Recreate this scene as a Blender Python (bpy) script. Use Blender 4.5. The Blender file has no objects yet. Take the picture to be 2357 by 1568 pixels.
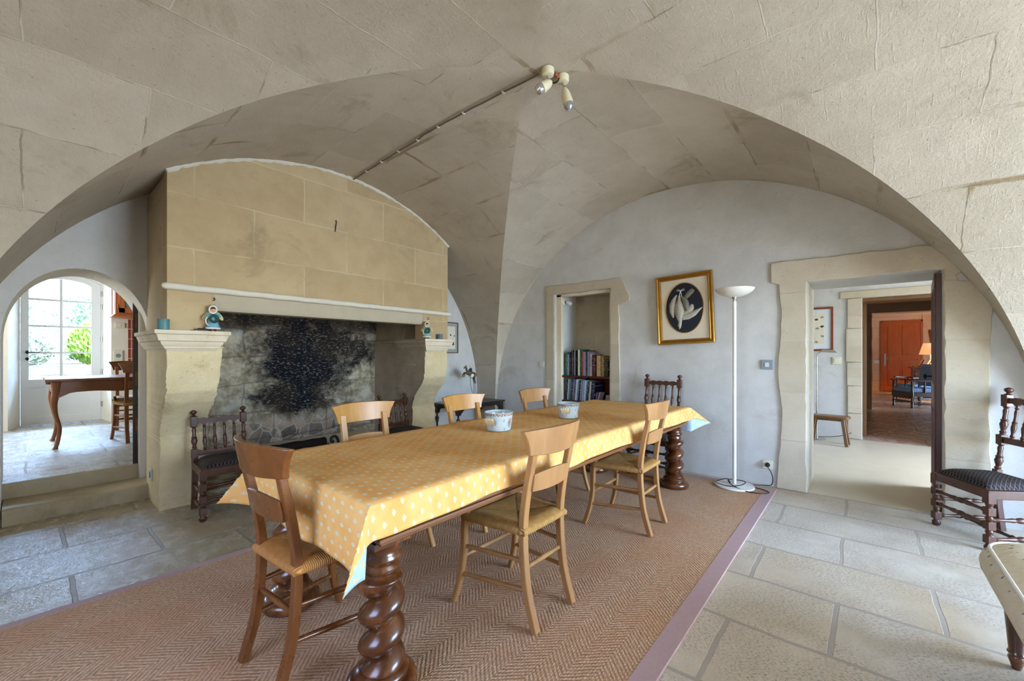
import bpy, bmesh, math, random
from mathutils import Vector, Matrix, Euler
sc = bpy.context.scene
COL = sc.collection
R = math.radians
PI = math.pi
rnd = random.Random(7)

def hx(s):
    s = s.lstrip('#')
    def l(c):
        c /= 255.0
        return c / 12.92 if c <= 0.04045 else ((c + 0.055) / 1.055) ** 2.4
    return (l(int(s[0:2], 16)), l(int(s[2:4], 16)), l(int(s[4:6], 16)), 1.0)

# ---------------------------------------------------------------- mesh builder
class M:
    def __init__(s):
        s.v = []; s.f = []; s.mi = []; s.uv = []; s.T = Matrix.Identity(4)
    def add(s, vs, fs, mi=0, uvs=None):
        b = len(s.v)
        s.v += [tuple(s.T @ Vector(p)) for p in vs]
        for k, f in enumerate(fs):
            s.f.append([b + i for i in f]); s.mi.append(mi)
            s.uv.append(uvs[k] if uvs else None)
        return s
    def box(s, x0, y0, z0, x1, y1, z1, mi=0):
        v = [(x0,y0,z0),(x1,y0,z0),(x1,y1,z0),(x0,y1,z0),(x0,y0,z1),(x1,y0,z1),(x1,y1,z1),(x0,y1,z1)]
        return s.add(v, [(0,3,2,1),(4,5,6,7),(0,1,5,4),(1,2,6,5),(2,3,7,6),(3,0,4,7)], mi)
    def cbox(s, c, d, mi=0):
        return s.box(c[0]-d[0]/2, c[1]-d[1]/2, c[2]-d[2]/2, c[0]+d[0]/2, c[1]+d[1]/2, c[2]+d[2]/2, mi)
    def turn(s, p0, p1, prof, n=14, mi=0, cap=True):
        # lathe between two points: prof = [(t along 0..1, radius)]
        p0 = Vector(p0); p1 = Vector(p1); a = p1 - p0
        az = a.normalized(); ax = az.orthogonal().normalized(); ay = az.cross(ax)
        vs = []; fs = []
        for t, r in prof:
            for k in range(n):
                th = 2*PI*k/n
                vs.append(p0 + a*t + (ax*math.cos(th) + ay*math.sin(th))*max(r, 1e-4))
        for i in range(len(prof)-1):
            for k in range(n):
                k2 = (k+1) % n
                fs.append((i*n+k, i*n+k2, (i+1)*n+k2, (i+1)*n+k))
        if cap:
            fs.append(tuple(range(n))[::-1]); L = (len(prof)-1)*n
            fs.append(tuple(L+k for k in range(n)))
        return s.add(vs, fs, mi)
    def lathe(s, prof, c=(0,0,0), n=32, mi=0, cap=True):
        z0 = prof[0][1]; 
        vs = []; fs = []
        for r, z in prof:
            for k in range(n):
                th = 2*PI*k/n
                vs.append((c[0]+max(r,1e-4)*math.cos(th), c[1]+max(r,1e-4)*math.sin(th), c[2]+z))
        for i in range(len(prof)-1):
            for k in range(n):
                k2 = (k+1) % n
                fs.append((i*n+k, i*n+k2, (i+1)*n+k2, (i+1)*n+k))
        if cap:
            fs.append(tuple(range(n))[::-1]); L = (len(prof)-1)*n
            fs.append(tuple(L+k for k in range(n)))
        return s.add(vs, fs, mi)
    def tube(s, pts, r, n=8, mi=0, cap=True):
        pts = [Vector(p) for p in pts]; m = len(pts)
        rs = r if isinstance(r, (list, tuple)) else [r]*m
        vs = []; fs = []; pa = None
        for i, p in enumerate(pts):
            t = (pts[min(i+1, m-1)] - pts[max(i-1, 0)])
            t = t.normalized() if t.length > 1e-9 else Vector((0,0,1))
            if pa is None: pa = t.orthogonal().normalized()
            pa = (pa - t*pa.dot(t)); pa = pa.normalized() if pa.length > 1e-6 else t.orthogonal().normalized()
            pb = t.cross(pa)
            for k in range(n):
                th = 2*PI*k/n
                vs.append(p + (pa*math.cos(th) + pb*math.sin(th))*rs[i])
        for i in range(m-1):
            for k in range(n):
                k2 = (k+1) % n
                fs.append((i*n+k, i*n+k2, (i+1)*n+k2, (i+1)*n+k))
        if cap:
            fs.append(tuple(range(n))[::-1]); L = (m-1)*n
            fs.append(tuple(L+k for k in range(n)))
        return s.add(vs, fs, mi)
    def bar(s, pts, w, d, ax=(1,0,0), mi=0, chamfer=0.2):
        # swept chamfered rectangle: w along ax, d across
        pts = [Vector(p) for p in pts]; m = len(pts); ax = Vector(ax).normalized()
        ws = w if isinstance(w, (list, tuple)) else [w]*m
        ds = d if isinstance(d, (list, tuple)) else [d]*m
        vs = []; fs = []; n = 8
        for i, p in enumerate(pts):
            t = (pts[min(i+1, m-1)] - pts[max(i-1, 0)]).normalized()
            a = (ax - t*ax.dot(t)).normalized(); b = t.cross(a)
            hw = ws[i]/2; hd = ds[i]/2; c = chamfer*min(hw, hd)
            for q in ((hw,hd-c),(hw-c,hd),(-hw+c,hd),(-hw,hd-c),(-hw,-hd+c),(-hw+c,-hd),(hw-c,-hd),(hw,-hd+c)):
                vs.append(p + a*q[0] + b*q[1])
        for i in range(m-1):
            for k in range(n):
                k2 = (k+1) % n
                fs.append((i*n+k, i*n+k2, (i+1)*n+k2, (i+1)*n+k))
        fs.append(tuple(range(n))[::-1]); L = (m-1)*n
        fs.append(tuple(L+k for k in range(n)))
        return s.add(vs, fs, mi)
    def prism(s, poly, h0, h1, axis='z', mi=0):
        # poly in the two other axes (order x,y / x,z / y,z)
        def P(a, b, h):
            return (a,b,h) if axis == 'z' else ((a,h,b) if axis == 'y' else (h,a,b))
        n = len(poly)
        vs = [P(a,b,h0) for a,b in poly] + [P(a,b,h1) for a,b in poly]
        fs = [tuple(range(n))[::-1], tuple(range(n, 2*n))]
        for k in range(n):
            k2 = (k+1) % n
            fs.append((k, k2, n+k2, n+k))
        return s.add(vs, fs, mi)
    def grid(s, fn, nu, nv, mi=0, uvfn=None, flip=False):
        vs = []; fs = []; uvs = []
        for j in range(nv+1):
            for i in range(nu+1):
                vs.append(fn(i/nu, j/nv))
        for j in range(nv):
            for i in range(nu):
                q = [(i,j),(i+1,j),(i+1,j+1),(i,j+1)]
                if flip: q = q[::-1]
                fs.append(tuple(b*(nu+1)+a for a,b in q))
                uvs.append([uvfn(a/nu, b/nv) for a,b in q] if uvfn else None)
        return s.add(vs, fs, mi, uvs)
    def ball(s, c, r, nu=14, nv=9, mi=0):
        r = r if isinstance(r, (list, tuple)) else (r, r, r)
        vs = []; fs = []
        for j in range(nv+1):
            ph = -PI/2 + PI*j/nv
            cr = max(math.cos(ph), 1e-3)
            for i in range(nu):
                th = 2*PI*i/nu
                vs.append((c[0]+r[0]*cr*math.cos(th), c[1]+r[1]*cr*math.sin(th), c[2]+r[2]*math.sin(ph)))
        for j in range(nv):
            for i in range(nu):
                i2 = (i+1) % nu
                fs.append((j*nu+i, j*nu+i2, (j+1)*nu+i2, (j+1)*nu+i))
        fs.append(tuple(range(nu))[::-1]); fs.append(tuple(nv*nu+k for k in range(nu)))
        return s.add(vs, fs, mi)
    def torus(s, c, R0, r0, ax='z', nu=20, nv=8, mi=0, sq=(1,1)):
        vs = []; fs = []
        for i in range(nu):
            a = 2*PI*i/nu
            for j in range(nv):
                b = 2*PI*j/nv
                x = (R0+r0*math.cos(b))*math.cos(a)*sq[0]; y = (R0+r0*math.cos(b))*math.sin(a)*sq[1]; z = r0*math.sin(b)
                p = (x,y,z) if ax == 'z' else ((x,z,y) if ax == 'y' else (z,x,y))
                vs.append((c[0]+p[0], c[1]+p[1], c[2]+p[2]))
        for i in range(nu):
            for j in range(nv):
                i2 = (i+1) % nu; j2 = (j+1) % nv
                fs.append((i*nv+j, i2*nv+j, i2*nv+j2, i*nv+j2))
        return s.add(vs, fs, mi)
    def build(s, name, mats, parent=None, smooth=True, bevel=0.0, ang=38, recalc=True, seg=2):
        me = bpy.data.meshes.new(name)
        me.from_pydata(s.v, [], s.f)
        mats = mats if isinstance(mats, (list, tuple)) else [mats]
        for m in mats: me.materials.append(m)
        me.polygons.foreach_set('material_index', s.mi)
        if any(u is not None for u in s.uv):
            ul = me.uv_layers.new(name='UVMap')
            for p, u in zip(me.polygons, s.uv):
                if u is None: continue
                for li, q in zip(p.loop_indices, u): ul.data[li].uv = q
        if recalc:
            bm = bmesh.new(); bm.from_mesh(me)
            bmesh.ops.recalc_face_normals(bm, faces=bm.faces)
            bm.to_mesh(me); bm.free()
        if smooth:
            me.polygons.foreach_set('use_smooth', [True]*len(me.polygons))
            me.set_sharp_from_angle(angle=R(ang))
        me.update()
        o = bpy.data.objects.new(name, me); COL.objects.link(o)
        if parent is not None: o.parent = parent
        if bevel > 0:
            b = o.modifiers.new('Bevel', 'BEVEL'); b.width = bevel; b.segments = seg; b.limit_method = 'ANGLE'; b.angle_limit = R(40)
        return o

def tag(o, label, cat, group=None, kind=None):
    if label: o['label'] = label
    if cat: o['category'] = cat
    if group: o['group'] = group
    if kind: o['kind'] = kind
    return o
def thing(name, label, cat, loc=(0,0,0), rz=0.0, group=None):
    o = bpy.data.objects.new(name, None); COL.objects.link(o)
    o.empty_display_size = 0.1
    o.location = loc; o.rotation_euler = (0,0,rz)
    return tag(o, label, cat, group)
def struct(o):
    o['kind'] = 'structure'; return o
def dup(root, loc, rz, label, group=None):
    r = root.copy(); COL.objects.link(r); r.location = loc; r.rotation_euler = (0,0,rz)
    r['label'] = label
    if group: r['group'] = group
    for ch in list(root.children):
        c = ch.copy(); COL.objects.link(c); c.parent = r
        for g in ch.children:
            d = g.copy(); COL.objects.link(d); d.parent = c
    return r
def swap_mats(root, table):
    # give a copied thing its own meshes with other materials
    todo = list(root.children)
    while todo:
        o = todo.pop(); todo += list(o.children)
        if o.type == 'MESH' and any(m in table for m in o.data.materials):
            o.data = o.data.copy()
            for i, m in enumerate(o.data.materials):
                if m in table: o.data.materials[i] = table[m]

# ---------------------------------------------------------------- node helper
class NT:
    def __init__(s, name, rough=0.6, spec=0.4):
        s.mat = bpy.data.materials.new(name); s.mat.use_nodes = True
        s.t = s.mat.node_tree; s.t.nodes.clear()
        s.out = s.t.nodes.new('ShaderNodeOutputMaterial'); s.b = s.t.nodes.new('ShaderNodeBsdfPrincipled')
        s.t.links.new(s.b.outputs[0], s.out.inputs[0])
        s.b.inputs['Roughness'].default_value = rough
        s.b.inputs['Specular IOR Level'].default_value = spec
        s._tc = None
    def tc(s, k):
        if s._tc is None: s._tc = s.t.nodes.new('ShaderNodeTexCoord')
        return S(s, s._tc.outputs[k])
    def put(s, sock, val):
        if isinstance(val, S): s.t.links.new(val.o, sock)
        elif val is not None:
            try: sock.default_value = val
            except Exception: sock.default_value = (val, val, val)
    def math(s, op, a, b=None, c=None):
        n = s.t.nodes.new('ShaderNodeMath'); n.operation = op
        for i, q in enumerate((a, b, c)):
            if q is not None: s.put(n.inputs[i], q)
        return S(s, n.outputs[0])
    def mapping(s, v, scale=(1,1,1), rot=(0,0,0), loc=(0,0,0)):
        n = s.t.nodes.new('ShaderNodeMapping'); s.put(n.inputs[0], v)
        n.inputs['Location'].default_value = loc; n.inputs['Rotation'].default_value = rot; n.inputs['Scale'].default_value = scale
        return S(s, n.outputs[0])
    def noise(s, v, scale=5, detail=4, rough=0.55, dist=0.0, col=False):
        n = s.t.nodes.new('ShaderNodeTexNoise'); s.put(n.inputs['Vector'], v)
        n.inputs['Scale'].default_value = scale; n.inputs['Detail'].default_value = detail
        n.inputs['Roughness'].default_value = rough; n.inputs['Distortion'].default_value = dist
        return S(s, n.outputs['Color' if col else 'Fac'])
    def voro(s, v, scale=5, feat='F1', rand=1.0, out='Distance'):
        n = s.t.nodes.new('ShaderNodeTexVoronoi'); n.feature = feat; s.put(n.inputs['Vector'], v)
        n.inputs['Scale'].default_value = scale; n.inputs['Randomness'].default_value = rand
        return S(s, n.outputs[out])
    def brick(s, v, w, h, mortar, c1=(0,0,0,1), c2=(1,1,1,1), off=0.5, smooth=0.1):
        n = s.t.nodes.new('ShaderNodeTexBrick'); s.put(n.inputs['Vector'], v)
        n.inputs['Scale'].default_value = 1.0; n.inputs['Brick Width'].default_value = w; n.inputs['Row Height'].default_value = h
        n.inputs['Mortar Size'].default_value = mortar; n.inputs['Mortar Smooth'].default_value = smooth
        n.inputs['Color1'].default_value = c1; n.inputs['Color2'].default_value = c2; n.inputs['Mortar'].default_value = (.5,.5,.5,1)
        n.offset = off; n.squash = 1.0
        return S(s, n.outputs['Color']), S(s, n.outputs['Fac'])
    def mix(s, f, a, b, mode='MIX'):
        n = s.t.nodes.new('ShaderNodeMix'); n.data_type = 'RGBA'; n.blend_type = mode; n.clamp_factor = True
        s.put(n.inputs[0], f); s.put(n.inputs[6], a); s.put(n.inputs[7], b)
        return S(s, n.outputs[2])
    def ramp(s, f, stops, interp='LINEAR'):
        n = s.t.nodes.new('ShaderNodeValToRGB'); s.put(n.inputs[0], f); cr = n.color_ramp; cr.interpolation = interp
        while len(cr.elements) < len(stops): cr.elements.new(0.5)
        for e, (p, c) in zip(cr.elements, stops):
            e.position = p; e.color = c if isinstance(c, tuple) else (c, c, c, 1)
        return S(s, n.outputs[0])
    def sm(s, f, a, b):
        n = s.t.nodes.new('ShaderNodeMapRange'); n.interpolation_type = 'SMOOTHSTEP'; s.put(n.inputs[0], f)
        n.inputs[1].default_value = a; n.inputs[2].default_value = b
        return S(s, n.outputs[0])
    def sep(s, v):
        n = s.t.nodes.new('ShaderNodeSeparateXYZ'); s.put(n.inputs[0], v)
        return S(s, n.outputs[0]), S(s, n.outputs[1]), S(s, n.outputs[2])
    def comb(s, x, y, z=0.0):
        n = s.t.nodes.new('ShaderNodeCombineXYZ'); s.put(n.inputs[0], x); s.put(n.inputs[1], y); s.put(n.inputs[2], z)
        return S(s, n.outputs[0])
    def vadd(s, a, b, op='ADD'):
        n = s.t.nodes.new('ShaderNodeVectorMath'); n.operation = op; s.put(n.inputs[0], a); s.put(n.inputs[1], b)
        return S(s, n.outputs[0])
    def vscale(s, a, k):
        n = s.t.nodes.new('ShaderNodeVectorMath'); n.operation = 'SCALE'; s.put(n.inputs[0], a); n.inputs['Scale'].default_value = k
        return S(s, n.outputs[0])
    def wobble(s, v, amt, scale=3, detail=2):
        c = s.noise(v, scale, detail, col=True)
        return s.vadd(v, s.vscale(s.vadd(c, (.5,.5,.5), 'SUBTRACT'), amt*2))
    def bump(s, h, strength=0.5, dist=0.01, nrm=None):
        n = s.t.nodes.new('ShaderNodeBump'); n.inputs['Strength'].default_value = strength; n.inputs['Distance'].default_value = dist
        s.put(n.inputs['Height'], h)
        if nrm is not None: s.put(n.inputs['Normal'], nrm)
        return S(s, n.outputs[0])
    def done(s, color=None, rough=None, normal=None, **kw):
        if color is not None: s.put(s.b.inputs['Base Color'], color)
        if rough is not None: s.put(s.b.inputs['Roughness'], rough)
        if normal is not None: s.put(s.b.inputs['Normal'], normal)
        for k, q in kw.items(): s.put(s.b.inputs[k.replace('_', ' ')], q)
        return s.mat
class S:
    def __init__(s, nt, o): s.nt = nt; s.o = o
    def _m(s, op, b): return s.nt.math(op, s, b)
    def __add__(s, b): return s._m('ADD', b)
    def __radd__(s, b): return s._m('ADD', b)
    def __sub__(s, b): return s._m('SUBTRACT', b)
    def __rsub__(s, b): return s.nt.math('SUBTRACT', b, s)
    def __mul__(s, b): return s._m('MULTIPLY', b)
    def __rmul__(s, b): return s._m('MULTIPLY', b)
    def __truediv__(s, b): return s._m('DIVIDE', b)
    def __lt__(s, b): return s._m('LESS_THAN', b)
    def __gt__(s, b): return s._m('GREATER_THAN', b)
    def fn(s, op, b=None): return s.nt.math(op, s, b)
# ---------------------------------------------------------------- materials
def m_plain(name, col, rough=0.5, spec=0.4, metal=0.0, var=0.12, scale=30, bump=0.0):
    n = NT(name, rough, spec); c = hx(col) if isinstance(col, str) else col
    if var > 0:
        f = n.noise(n.tc('Object'), scale, 3)
        d = tuple(max(0, q*(1-var)) for q in c[:3]) + (1,); l = tuple(min(1, q*(1+var)) for q in c[:3]) + (1,)
        colr = n.mix(f, d, l)
    else: colr = c
    nr = n.bump(n.noise(n.tc('Object'), scale*2, 3), bump, 0.003) if bump > 0 else None
    return n.done(colr, rough, nr, Metallic=metal)

def m_wood(name, dark, light, rough=0.35, sc=(9, 9, 1.1), spec=0.5, coat=0.0, wear=None):
    n = NT(name, rough, spec)
    p = n.mapping(n.tc('Object'), sc)
    g = n.noise(p, 2.2, 4, 0.5)
    f = n.noise(n.mapping(n.tc('Object'), (60, 60, 5)), 3.0, 3, 0.5)
    c = n.mix(n.sm(g, 0.15, 0.9)*0.65 + 0.18, hx(dark), hx(light))
    c = n.mix((1.0 - f)*0.12, c, hx(dark))
    if wear:
        w = n.sm(n.noise(n.tc('Object'), 7, 4, 0.6), 0.5, 0.75)
        c = n.mix(w, c, hx(wear))
    r = n.math('ADD', rough - 0.08, n.noise(n.tc('Object'), 14, 3)*0.16)
    return n.done(c, r, n.bump(f, 0.12, 0.002), Coat_Weight=coat, Coat_Roughness=0.15)

def m_stone(name, cols, coords='Object', brick=None, swz=None, bumps=(0.5, 0.012), rough=0.85, stain=None, fine=1.0, mort=None, mdepth=1.0, wob=0.03, tool=0.0, spec=0.25):
    # cols: dark, mid, light ; brick=(w,h,mortar)
    n = NT(name, rough, spec)
    base = n.tc(coords)
    v = base
    if swz == 'xz':
        x, y, z = n.sep(base); v = n.comb(x + y*0.73, z, y*0.9)
    elif swz == 'yz':
        x, y, z = n.sep(base); v = n.comb(y + x*0.73, z, x*0.9)
    big = n.noise(v, 1.1, 4, 0.6); mid = n.noise(v, 5.0, 5, 0.65); fin = n.noise(v, 45*fine, 4, 0.7)
    c = n.mix(n.sm(mid*0.55 + big*0.45, 0.34, 0.66), hx(cols[0]), hx(cols[2]))
    c = n.mix(0.5, c, hx(cols[1]))
    h = mid*0.45 + fin*0.55
    if tool > 0:
        st = n.noise(n.mapping(v, (60, 7, 7), (0, 0, 0.35)), 1.0, 3, 0.6)
        h = h + n.sm(st, 0.55, 0.75)*(-tool)
    if brick:
        vv = n.wobble(v, wob*0.45, 5.0, 4)
        bc, bf = n.brick(vv, brick[0], brick[1], brick[2], smooth=0.35)
        t = n.math('ADD', 0.0, bc)
        c = n.mix(t*0.38, c, hx(cols[0])); c = n.mix((1.0 - t)*0.28, c, hx(cols[2]))
        if mort:
            brk = n.sm(n.noise(v, 2.3, 2), 0.36, 0.55)
            c = n.mix(bf*(brk*0.5 + 0.08), c, hx(mort))
        h = h - bf*mdepth
        if tool > 0:
            b2, f2 = n.brick(n.wobble(v, wob*0.8, 3.0, 4), brick[0], brick[1], 0.024, smooth=0.6)
            sm_ = n.sm(n.noise(v, 0.75, 3, 0.6), 0.54, 0.64)
            c = n.mix(f2*sm_*0.75, c, hx('#8a744f'))
            c = n.mix(bf*n.sm(n.noise(v, 3.1, 3), 0.5, 0.6)*0.6, c, hx('#6f6250'))
    if stain:
        s1 = n.sm(n.noise(v, 1.7, 6, 0.7, 0.6), 0.56, 0.72)
        c = n.mix(s1*0.55, c, hx(stain))
        pit = n.sm(n.noise(v, 60*fine, 2, 0.5), 0.68, 0.76)
        c = n.mix(pit*0.35, c, hx(stain)); h = h - pit*0.5
    return n.done(c, rough, n.bump(h, bumps[0], bumps[1]))

MT = {}
# vault: the stone courses follow the barrel (UV in metres)
MT['vault'] = m_stone('vault_limestone', ('#a69b8a', '#b8ad9b', '#c6bcab'), 'UV', (0.92, 0.47, 0.0045), bumps=(0.65, 0.016), stain='#92866f', mort='#cdc4b4', mdepth=0.45, wob=0.045, tool=0.12)
MT['plaster'] = m_stone('grey_lime_plaster', ('#b6b4af', '#c5c3bf', '#d0cfcc'), 'Object', None, bumps=(0.5, 0.010), stain='#a09a8e', fine=1.3)
MT['ashlar'] = m_stone('hood_ashlar', ('#a38c68', '#b79f79', '#c4b08b'), 'Object', (0.85, 0.42, 0.006), 'xz', bumps=(0.25, 0.008), stain='#8d7b5c', mort='#cdbf9f', mdepth=0.35, wob=0.03)
MT['hood_side'] = m_stone('hood_side_stone', ('#a89272', '#bca888', '#cdbb9c'), 'Object', (0.6, 0.42, 0.012), 'yz', bumps=(0.5, 0.014), stain='#85704f')
MT['trimstone'] = m_stone('dressed_limestone', ('#a99c85', '#bcb09a', '#cbc0ad'), 'Object', (3.0, 0.46, 0.008), 'yz', bumps=(0.45, 0.012), stain='#9c8f7a', mort='#b5ab98', mdepth=0.6)
MT['pier'] = m_stone('pier_limestone', ('#b8a27a', '#d0bd94', '#ddceaa'), 'Object', None, 'xz', bumps=(0.7, 0.018), stain='#8f7b58')
MT['capital'] = m_stone('capital_limestone', ('#c4b596', '#d6cab0', '#e0d6c0'), 'Object', None, bumps=(0.35, 0.008), stain='#a08c68')
MT['roll'] = m_plain('pale_limewash_moulding', '#d3cdbd', 0.8, 0.2, var=0.1, scale=14, bump=0.25)
MT['lintel'] = m_plain('grey_plastered_lintel', '#b3a993', 0.85, 0.2, var=0.14, scale=7, bump=0.25)
MT['farstone'] = m_stone('pink_ashlar', ('#c09a7c', '#cfae92', '#dcc1a8'), 'Object', (0.75, 0.36, 0.008), 'yz', bumps=(0.25, 0.008), mort='#b99878')

# sooty firebox wall
n = NT('sooty_firebox_stone', 0.9, 0.2)
p = n.tc('Object'); x, y, z = n.sep(p); v = n.comb(x, z, y)
bc, bf = n.brick(n.wobble(v, 0.06, 3, 3), 0.62, 0.31, 0.010, smooth=0.5)
nz = n.noise(v, 4.5, 8, 0.75, 0.6); n2 = n.noise(v, 14, 5, 0.7)
pale = n.mix(n.sm(n.noise(v, 6, 6, 0.72), 0.34, 0.66), hx('#7d7058'), hx('#d2c8b2'))
pale = n.mix(n.math('ADD', 0.0, bc)*0.3, pale, hx('#a5937a'))
pale = n.mix(n.sm(n.noise(v, 3.1, 4), 0.56, 0.7)*0.6, pale, hx('#b9bcbb'))
rub = n.voro(n.wobble(v, 0.05, 5, 2), 7.5, out='Color'); ru = n.sep(rub)[0]
re_ = n.voro(n.wobble(v, 0.05, 5, 2), 7.5, feat='DISTANCE_TO_EDGE')
low = n.sm(z, 0.62, 0.40)*n.sm((x - 2.15).fn('ABSOLUTE'), 0.75, 0.45)
rubc = n.mix(ru, hx('#3a3a42'), hx('#a58f78')); rubc = n.mix(n.sm(re_, 0.05, 0.01), rubc, hx('#b3ada2'))
pale = n.mix(low*0.75, pale, rubc)
pale = n.mix(bf*0.35, pale, hx('#5d5545'))
def blob(cx, cz, rx, rz):
    a = (x - cx)/rx; b = (z - cz)/rz
    return 1.0 - (a*a + b*b)
m1 = n.math('MAXIMUM', blob(2.22, 1.25, .62, .62), blob(2.10, .78, .50, .26))
m1 = n.math('MAXIMUM', m1, blob(2.65, 1.35, .55, .30)*0.7)
soot = n.sm(m1*0.42 + nz*1.2 + n2*0.3, 0.54, 1.02)
top = n.sm(z, 1.30, 1.72)
soot = n.math('MAXIMUM', soot, n.sm(top + nz*0.6, 0.65, 1.15)*0.92)
flake = n.sm(n.noise(n.mapping(v, (9, 22, 9)), 3.0, 6, 0.75), 0.54, 0.62)
sc_ = n.mix(n.sm(n.noise(v, 2.6, 3), 0.45, 0.62), hx('#10131c'), hx('#2b2521'))
c = n.mix(soot*(1.0 - flake*0.5), pale, sc_)
c = n.mix(n.sm(n.noise(v, 3, 3), 0.56, 0.7)*top*0.5, c, hx('#6a5030'))
MT['soot'] = n.done(c, 0.9, n.bump(nz*0.6 + n2*0.4 + n.noise(v, 34, 4, 0.7)*0.5 - bf*0.4, 0.9, 0.025))
MT['sootdark'] = m_stone('smoked_inner_stone', ('#8a7863', '#a5937c', '#baab96'), 'Object', None, bumps=(0.8, 0.02), stain='#4a3d2f')

# floors
def m_flag(name, rowsx, cols, rough=0.3, joint='#8d8672', w=0.78, h=0.49, off=(0,0,0), mort=0.012, spec=0.5, spkl=0.6, bmp=0.35):
    n = NT(name, rough, spec); p = n.tc('Object')
    v = n.mapping(p, (1,1,1), (0,0,0) if rowsx else (0,0,R(90)), off)
    vv = n.wobble(v, 0.022, 2.5, 3)
    bc, bf = n.brick(vv, w, h, mort, smooth=0.25)
    t = n.math('ADD', 0.0, bc)
    big = n.noise(p, 1.6, 4, 0.6); mid = n.noise(p, 8, 5, 0.65)
    spk = n.noise(n.mapping(v, (1, 1.8, 1)), 55, 4, 0.7)
    c = n.mix(n.sm(mid*0.5 + big*0.5, 0.36, 0.64), hx(cols[0]), hx(cols[1]))
    c = n.mix(t*0.45, c, hx(cols[2]))
    c = n.mix(n.sm(n.noise(p, 1.15, 5, 0.62), 0.50, 0.70)*0.55*spkl, c, hx('#b0956a'))
    pit = n.sm(n.noise(n.mapping(v, (1, 2.6, 1), (0, 0, 0.3)), 75, 3, 0.65), 0.50, 0.60)
    c = n.mix(pit*0.75*spkl*n.sm(n.noise(p, 2.7, 3), 0.3, 0.55), c, hx(cols[3]))
    c = n.mix(bf*0.85, c, hx(joint))
    r = n.math('ADD', rough, n.sm(mid, 0.35, 0.75)*0.22) + bf*0.3
    h = mid*0.5 + spk*0.35 - bf*0.7
    return n.done(c, r, n.bump(h - pit*0.4*spkl, bmp, 0.012))
MT['flag_r'] = m_flag('limestone_flags', False, ('#b5aea0', '#cdc6b7', '#c6b18c', '#74695a'), 0.42, joint='#9f968a', off=(0.1, 0.27, 0), spkl=1.0)
MT['flag_l'] = m_flag('polished_limestone_flags', True, ('#a3977c', '#b8ad93', '#b09a72', '#7d6f58'), 0.17, joint='#85796a', off=(0.24, 0.19, 0), w=0.82, h=0.52, bmp=0.7)
MT['flag_k'] = m_flag('kitchen_stone_floor', True, ('#aba497', '#bcb6aa', '#b0a998', '#9c9484'), 0.2, bmp=0.9, joint='#857d70', w=1.1, h=0.6, mort=0.008)
MT['screed'] = m_plain('pale_polished_screed', '#c0b69d', 0.35, 0.4, var=0.12, scale=5, bump=0.08)
MT['flag_far'] = m_flag('warm_stone_flags', False, ('#8f7864', '#a58d78', '#9c7a60', '#84705a'), 0.22, joint='#6d5d4c', spkl=0.2, w=1.4, h=0.95)
MT['step'] = m_stone('worn_step_stone', ('#948668', '#a89a7c', '#b8ab8f'), 'Object', None, bumps=(0.5, 0.012), stain='#6f6349', rough=0.55)

# sisal rug: chevron ribs
n = NT('sisal_herringbone', 0.95, 0.1); p = n.tc('Object'); x, y, z = n.sep(p)
w = (y/0.10).fn('PINGPONG', 1.0)
jx = n.noise(p, 45, 2)
ph = (x + w*0.095 + jx*0.010)/0.023
st = (ph*2*PI).fn('SINE')*0.5 + 0.5
kn = (y*(2*PI/0.011) + jx*6.0).fn('SINE')*0.5 + 0.5
st = st*(kn*0.55 + 0.45)
fz = n.noise(p, 170, 3, 0.7); bg = n.noise(p, 2.2, 4); gr = n.noise(p, 70, 2, 0.6)
c = n.mix(n.sm(st*0.42 + fz*0.7 + gr*0.6, 0.35, 1.35), hx('#86684f'), hx('#e0bb98'))
c = n.mix(n.sm(bg, 0.4, 0.65)*0.35, c, hx('#b07d58'))
MT['rug'] = n.done(c, 0.95, n.bump(st*0.6 + fz*0.5, 0.7, 0.007))
MT['rug_border'] = m_plain('faded_pink_tape', '#ab918f', 0.9, 0.1, var=0.1, scale=60, bump=0.2)

# woods
MT['honey'] = m_wood('honey_beech', '#9c6a32', '#c49450', 0.38)
MT['honey2'] = m_wood('worn_beech', '#8c6038', '#b58854', 0.42)
MT['brownchair'] = m_wood('dark_stained_beech', '#5a3113', '#7d4a20', 0.28, coat=0.25)
MT['walnut'] = m_wood('dark_walnut', '#2e1608', '#69391a', 0.25, coat=0.3, wear='#83502a')
MT['oak'] = m_wood('dark_turned_oak', '#31170a', '#5a301a', 0.36, coat=0.06)
MT['black_oak'] = m_wood('blackened_oak', '#17100d', '#33211a', 0.3, coat=0.2)
MT['table_edge'] = m_wood('table_top_wood', '#5a3317', '#8a5a30', 0.4, sc=(1.1, 9, 9))
MT['kitchen_wood'] = m_wood('cherry_wood', '#6b3b1a', '#94592c', 0.3, sc=(1.5, 9, 9))
MT['pine'] = m_wood('red_pine', '#9c5028', '#c07440', 0.35)
MT['door_wood'] = m_wood('varnished_door_wood', '#8f3f14', '#b85e22', 0.3)
MT['door_red'] = m_wood('dark_red_door_wood', '#35140a', '#5a2410', 0.35)
MT['shelf_wood'] = m_wood('mahogany_shelf', '#3a1810', '#5d281a', 0.3, sc=(9, 1.1, 9))
MT['stool_wood'] = m_wood('brown_stool_wood', '#5d3f22', '#80592f', 0.4)

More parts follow.
